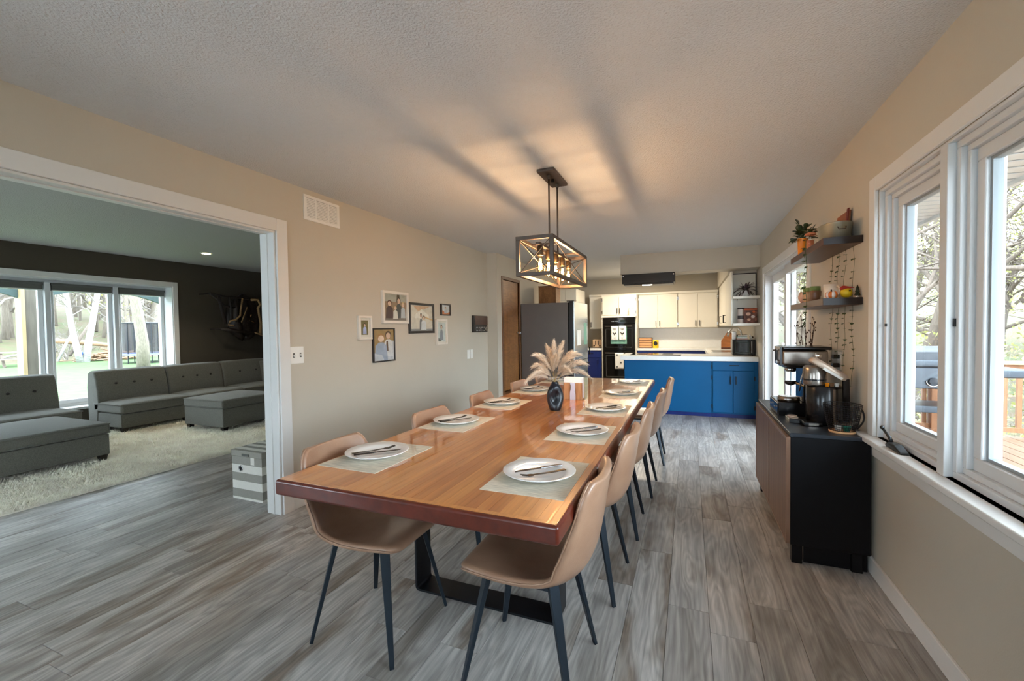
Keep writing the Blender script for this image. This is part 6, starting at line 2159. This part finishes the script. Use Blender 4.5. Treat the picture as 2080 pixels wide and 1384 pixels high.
def gnd_w(u_, v_):
    x_, y_ = -35.5 - 60 * u_, -40 + 110 * v_
    return (x_, y_, -0.32 + 0.35 * noise.noise(Vector((x_ * .12, y_ * .12, 3))) * min(1, u_ * 6) + 11 * max(0, u_ - .06))


gw_.grid(gnd_w, 26, 40)
struct(gw_.build('ground_forest', 'leaf_litter', smooth=True), 'leaf littered ground of the woods behind the lawn', 'ground')


# ------------------------------------------------------------------ trees
def grow(seed, h, r0, levels, lean=(0, 0), spread=0.9, nb=9, start=0.3, leafy=0, leaf=0.07, twigs=3, fork=None):
    """returns (trunk MB, branches MB, foliage MB) of one tree standing on the origin"""
    rg = random.Random(seed)
    T, B, Lf = MB(), MB(), MB()
    ends = []

    def limb(p, dirn, ln, rad, lev, mb):
        n = 7 if lev == 0 else (5 if lev == 1 else 3)
        pts, rads = [p.copy()], [rad]
        q, dd = p.copy(), dirn.normalized()
        for i in range(n):
            wob = 0.10 if lev == 0 else 0.28
            dd = (dd + Vector((rg.gauss(0, wob), rg.gauss(0, wob), rg.gauss(0, wob * .5))) + Vector((0, 0, 0.05 if lev else 0.0))).normalized()
            q = q + dd * ln / n
            pts.append(q.copy())
            rads.append(rad * (1 - 0.78 * (i + 1) / n))
        mb.tube(pts, rads, 8 if lev == 0 else (5 if lev == 1 else 3), lev == 0)
        if lev >= levels:
            ends.extend(pts[1:])
            return
        kids = nb if lev == 0 else twigs + (2 if lev == 1 else 0)
        for k in range(kids):
            t = (start + (1 - start) * (k + rg.random()) / kids) if lev == 0 else (0.25 + 0.75 * (k + rg.random()) / kids)
            f = t * n
            i = min(int(f), n - 1)
            c = pts[i].lerp(pts[i + 1], f - i)
            a = rg.random() * 2 * PI
            side = Vector((math.cos(a), math.sin(a), rg.uniform(-0.1, 0.5)))
            base = (pts[i + 1] - pts[i]).normalized()
            nd = (base * 0.55 + side * spread).normalized()
            limb(c, nd, ln * (rg.uniform(.34, .55) if lev == 0 else rg.uniform(.4, .65)) * (1.1 - .45 * t if lev == 0 else 1), rads[i] * .5, lev + 1, B)

    limb(Vector((0, 0, -0.15)), Vector((lean[0], lean[1], 1)), h, r0, 0, T)
    if leafy:
        for k in range(leafy):
            c = rg.choice(ends) + Vector((rg.gauss(0, .10), rg.gauss(0, .10), rg.gauss(0, .10)))
            a = Vector((rg.gauss(0, 1), rg.gauss(0, 1), rg.gauss(0, 1))).normalized()
            b_ = a.orthogonal().normalized()
            s_ = leaf * rg.uniform(.5, 1.2)
            Lf.add([c - a * s_, c + b_ * s_ * .5, c + a * s_, c - b_ * s_ * .5], [(0, 1, 2, 3)])
    return T, B, Lf


def tree(name, label, loc, spec, tm, bm_, lm=None, group=None, rotz=0):
    T, B, Lf = grow(**spec)
    t = thing(name, label, 'tree', loc, rotz, group)
    T.build('trunk', tm, t, smooth=True, world=False)
    B.build('branches', bm_, t, smooth=True, world=False)
    if Lf.v:
        Lf.build('foliage', lm, t, world=False)['kind'] = 'stuff'
    return t


# right-hand woods seen through the window and the sliding door
base_r = []
base_r.append(tree('leafing_tree', 'large spring tree with yellow green leaves beyond the deck railing', (6.6, 10.2, -1.9), dict(seed=2, h=8.5, r0=.24, levels=3, nb=13, start=.22, spread=1.0, leafy=3600, leaf=.04, twigs=4), 'bark', 'bark', 'leaf_spring', 'spring trees beyond the deck'))
base_r.append(tree('leafing_tree', 'spring tree with fresh leaves standing behind the grill', (6.0, 15.5, -1.9), dict(seed=5, h=9.5, r0=.2, levels=3, nb=14, start=.2, spread=.95, leafy=3200, leaf=.05, twigs=4), 'bark', 'bark', 'leaf_spring', 'spring trees beyond the deck'))
base_r.append(tree('leafing_tree', 'wide spring tree with crooked grey limbs right of the deck post', (9.4, 11.0, -1.9), dict(seed=8, h=8.0, r0=.26, levels=3, nb=14, start=.16, spread=1.15, leafy=3400, leaf=.042, twigs=4), 'bark', 'bark', 'leaf_spring', 'spring trees beyond the deck'))
rg = random.Random(77)
spots = [(12.5, 17), (7.5, 20), (15.5, 13), (11, 24), (17.5, 20), (5.0, 25), (20, 27), (14.5, 31), (8.5, 32), (24, 20), (19, 15.5), (27, 30)]
for i, (a, b) in enumerate(spots):
    o = dup(base_r[i % 3], (a, b, -2.0 + .03 * a), rg.random() * 6.28, 'hazy spring tree among the woods beyond the deck')
    s_ = rg.uniform(.95, 1.35)
    o.scale = (s_, s_, s_)
for i in range(18):
    rr = 22 + 20 * (i / 18) + rg.random() * 2
    a = math.radians(rg.uniform(10, 52))
    x_, y_ = rr * math.sin(a), rr * math.cos(a)
    o = dup(base_r[i % 3], (x_, y_, -2.1 + 10 * max(0, rr - 22) / 50), rg.random() * 6.28, 'hazy spring tree among the woods beyond the deck')
    s_ = rg.uniform(.8, 1.2)
    o.scale = (s_, s_, s_)
bu0 = tree('bare_shrub', 'leafless grey shrub on the slope below the deck', (4.2, 9.4, -1.6), dict(seed=14, h=2.2, r0=.03, levels=3, nb=16, start=.03, spread=.8, leafy=500, leaf=.04, twigs=4), 'twig_grey', 'twig_grey', 'leaf_spring', 'shrubs below the deck')
for (a, b) in ((5.3, 8.6), (6.8, 8.9), (8.2, 9.6), (3.4, 10.6), (5.6, 12.2), (7.6, 13.2), (10.4, 12.4), (4.4, 14.5), (9.5, 16.5), (6.5, 18.5), (11.5, 15), (13, 18.5), (8.2, 15), (12, 20), (15, 17), (9, 21), (6, 22), (13.5, 23)):
    dup(bu0, (a, b, -1.75), rg.random() * 6.28).scale = (1.3, 1.3, rg.uniform(1.0, 1.5))

# left-hand yard: birches, thick trunk, woods
bt = thing('birch_tree', 'white birch trunk leaning left, left of the birch pair on the lawn', 'tree', (-33.4, 13.86, -.3), group='pair of white birches')
MB().tube([(-33.4, 13.86, -.4), (-33.4, 13.66, .9), (-33.4, 13.50, 1.95), (-33.4, 13.36, 3.4), (-33.4, 13.22, 5.4), (-33.4, 13.25, 8.0)], [.18, .15, .135, .125, .10, .05], 10).build('trunk', 'birch_bark', bt, smooth=True)
b_ = MB()
for k in range(14):
    z_ = 2.4 + k * .42
    a = rg.random() * 6.28
    p = Vector((-33.4, 13.46 - .07 * (z_ - 2.5), z_))
    q = p + Vector((math.cos(a) * 1.2, math.sin(a) * 1.3, .7))
    b_.tube([p, p.lerp(q, .5) + Vector((0, 0, .15)), q], [.035, .025, .008], 4)
b_.build('branches', 'twig_grey', bt)
bt = thing('birch_tree', 'white birch trunk leaning right, right of the birch pair on the lawn', 'tree', (-33.4, 14.10, -.3), group='pair of white birches')
MB().tube([(-33.4, 14.10, -.4), (-33.4, 14.26, .9), (-33.4, 14.46, 1.95), (-33.4, 14.70, 3.4), (-33.3, 15.0, 5.4), (-33.3, 15.1, 8.0)], [.20, .17, .155, .14, .11, .05], 10).build('trunk', 'birch_bark', bt, smooth=True)
b_ = MB()
for k in range(14):
    z_ = 2.4 + k * .42
    a = rg.random() * 6.28
    p = Vector((-33.4, 14.54 + .15 * (z_ - 2.4), z_))
    q = p + Vector((math.cos(a) * 1.2, math.sin(a) * 1.3, .7))
    b_.tube([p, p.lerp(q, .5) + Vector((0, 0, .15)), q], [.035, .025, .008], 4)
b_.build('branches', 'twig_grey', bt)
tree('thick_tree', 'thick pale barked tree in front of the trampoline', (-25.4, 12.95, -.25), dict(seed=23, h=9.5, r0=.29, levels=2, nb=9, start=.45, spread=.8, leafy=0, twigs=3), 'bark_pale', 'bark_pale')
fb = [tree('bare_tree', 'bare grey tree at the edge of the woods behind the birches', (-38, 17.5, -.1), dict(seed=41, h=9, r0=.15, levels=3, nb=12, start=.15, spread=.8, twigs=4, leafy=260, leaf=.10), 'bark_pale', 'twig_grey', 'leaf_spring', 'bare trees of the woods'),
      tree('bare_tree', 'bare grey tree in the woods left of the birches', (-39, 11.0, -.1), dict(seed=43, h=10, r0=.17, levels=3, nb=12, start=.12, spread=.9, twigs=4, leafy=260, leaf=.10), 'bark_pale', 'twig_grey', 'leaf_spring', 'bare trees of the woods'),
      tree('bare_tree', 'slender bare tree in the woods behind the trampoline', (-37, 21.5, -.1), dict(seed=47, h=9, r0=.12, levels=3, nb=14, start=.1, spread=.7, twigs=4, leafy=260, leaf=.10), 'bark_pale', 'twig_grey', 'leaf_spring', 'bare trees of the woods')]
for i in range(70):
    x_ = -38.5 - 30 * (i / 70) - rg.random() * 2
    sc = -x_ / 34.0
    y_ = (8.0 + rg.random() * 14.5) * sc
    o = dup(fb[i % 3], (x_, y_, 11 * max(0, (-35.5 - x_) / 60 - .06) - .1), rg.random() * 6.28, 'bare grey tree deep in the woods behind the lawn')
    s_ = rg.uniform(.9, 1.5)
    o.scale = (s_, s_, s_ * 1.1)
# undergrowth
sh0 = tree('bare_shrub', 'tangled brown undergrowth shrub at the edge of the woods', (-37.2, 15.6, -.2), dict(seed=61, h=2.0, r0=.03, levels=3, nb=18, start=.02, spread=1.0, twigs=4), 'twig_grey', 'twig_grey', None, 'undergrowth behind the lawn')
for i in range(22):
    x_ = -36.4 - rg.random() * 12
    y_ = (7.8 + rg.random() * 14.5) * (-x_ / 34.0)
    dup(sh0, (x_, y_, -.25), rg.random() * 6.28).scale = (rg.uniform(1.2, 2.2),) * 2 + (rg.uniform(.8, 1.4),)
# brush pile and fallen logs
bpile = thing('brush_pile', 'pile of cut brush and leaves right of the birches', 'brush pile', (-34.2, 15.7, -.3))
bb = MB()
for k in range(150):
    a = rg.random() * 6.28
    rr = rg.random() ** .6
    c = Vector((-34.2 + math.cos(a) * rr * .9, 16.0 + math.sin(a) * rr * 1.7, -.25 + .75 * (1 - rr) * rg.random() + .05))
    q = Vector((rg.gauss(0, .5), rg.gauss(0, .8), rg.gauss(0, .16)))
    bb.tube([c - q * .6, c, c + q * .6], .03, 4)
bb.build('sticks', 'log_wood', bpile)['kind'] = 'stuff'
for i, (a, b, r_, m_, lab) in enumerate([((-35.6, 13.0, 1.05), (-35.2, 16.6, .55), .15, 'log_wood', 'long fallen trunk lying behind the birches'), ((-34.4, 13.25, -.2), (-34.4, 13.9, 1.4), .07, 'birch_bark', 'thin pale fallen limb propped left of the birches'), ((-34.2, 13.7, .1), (-34.8, 15.1, 2.3), .08, 'bark', 'dark fallen limb propped between the birches'), ((-35.4, 10.6, -.1), (-34.9, 12.4, .35), .06, 'birch_bark', 'pale branch lying beside the picnic table')]):
    tag(MB().tube([a, Vector(a).lerp(Vector(b), .5) + Vector((0, 0, .06)), b], [r_, r_, r_ * .7], 8).build('fallen_log', m_, smooth=True), lab, 'log')
tag(MB().tube([(-36.2, 10.9, -.3), (-36.2, 10.85, .8), (-36.2, 10.9, 1.5)], [.42, .33, .30], 10).build('tree_stump', 'bark', smooth=True), 'tall broken tree stump at the left of the lawn', 'stump')
tag(MB().box(-33.9, -33.7, 13.95, 14.14, -.28, .30).build('blue_tub', 'tarp_blue', bev=0.03), 'bright blue plastic tub between the birches', 'tub')
pt_ = thing('picnic_table', 'weathered picnic table at the left edge of the lawn', 'picnic table', (-33.2, 11.2, -.3))
MB().box(-33.6, -32.8, 10.2, 12.2, .42, .48).build('top', 'bark_pale', pt_)
for dx in (-.75, .75):
    MB().box(-33.2 + dx - .14, -33.2 + dx + .14, 10.2, 12.2, .10, .15).build('bench', 'bark_pale', pt_)
for y_ in (10.5, 11.9):
    MB().bar((-33.5, y_, .42), (-33.9, y_, -.3), .09).bar((-32.9, y_, .42), (-32.5, y_, -.3), .09).build('leg', 'bark', pt_)
tp = thing('trampoline', 'round trampoline with grey safety net and blue rim', 'trampoline', (-28.9, 15.35, -.3))
tcx, tcy, tr__ = -28.9, 15.35, 1.5
MB().lathe([(tr__, 0), (tr__ + .14, .02), (tr__ + .14, .10), (tr__, .10)], (tcx, tcy, .14), 36).build('rim_pad', 'tramp_blue', tp)
MB().lathe([(0.0, .05), (tr__, .05)], (tcx, tcy, .14), 36).build('bed', 'tramp_net', tp)
for k in range(8):
    a = k * PI / 4 + .2
    MB().tube([(tcx + tr__ * math.cos(a), tcy + tr__ * math.sin(a), -.3), (tcx + tr__ * math.cos(a), tcy + tr__ * math.sin(a), 1.97)], .03, 6).build('pole', 'black_steel', tp)
nt_ = glass_mat('net_mesh', (0.72, 0.72, 0.74), 0.0, 0.5, 0.35, (70, 70, 74))
MB().lathe([(tr__ - .03, .12), (tr__ - .03, 1.80)], (tcx, tcy, .14), 36).build('net', 'net_mesh', tp)
nt2 = MB().tube([(tcx + tr__ * math.cos(k * PI / 18), tcy + tr__ * math.sin(k * PI / 18), 1.96) for k in range(37)], .025, 5, False).build('net_hoop', 'tramp_net', tp)

# porch outside the living room: posts and arched valances
for i, (ya, yb) in enumerate(((3.315, 3.485), (5.262, 5.42), (1.40, 1.57))):
    t = thing('porch_post', ['square wooden porch post outside the left living room pane', 'square wooden porch post outside the right living room pane', 'square wooden porch post beyond the left edge of the window'][i], 'post', (-9.6, (ya + yb) / 2, -.3))
    MB().box(-9.68, -9.52, ya, yb, -.3, 2.35).build('shaft', 'post_grey', t, bev=0.006, seg=1)
    MB().box(-9.70, -9.50, ya - .045, ya - .001, -.3, 2.35).build('face_board', 'post_pale', t, bev=0.003, seg=1)
pb = thing('porch_beam', 'grey green arched porch valance above the living room window', 'porch beam', (-9.6, 3.4, 2.0))
for (a, b) in ((1.58, 3.265), (3.49, 5.212), (5.43, 7.2)):
    n_ = 14
    poly = [(a, 2.36), (b, 2.36)]
    for k in range(n_ + 1):
        t = k / n_
        poly.append((b + (a - b) * t, 2.10 - .18 * (2 * t - 1) ** 2))
    MB().prism(poly, 'x', -9.64, -9.58).build('valance', 'valance', pb)
MB().box(-9.75, -9.45, 1.0, 7.4, 2.37, 2.45).build('roof_board', 'valance', pb)
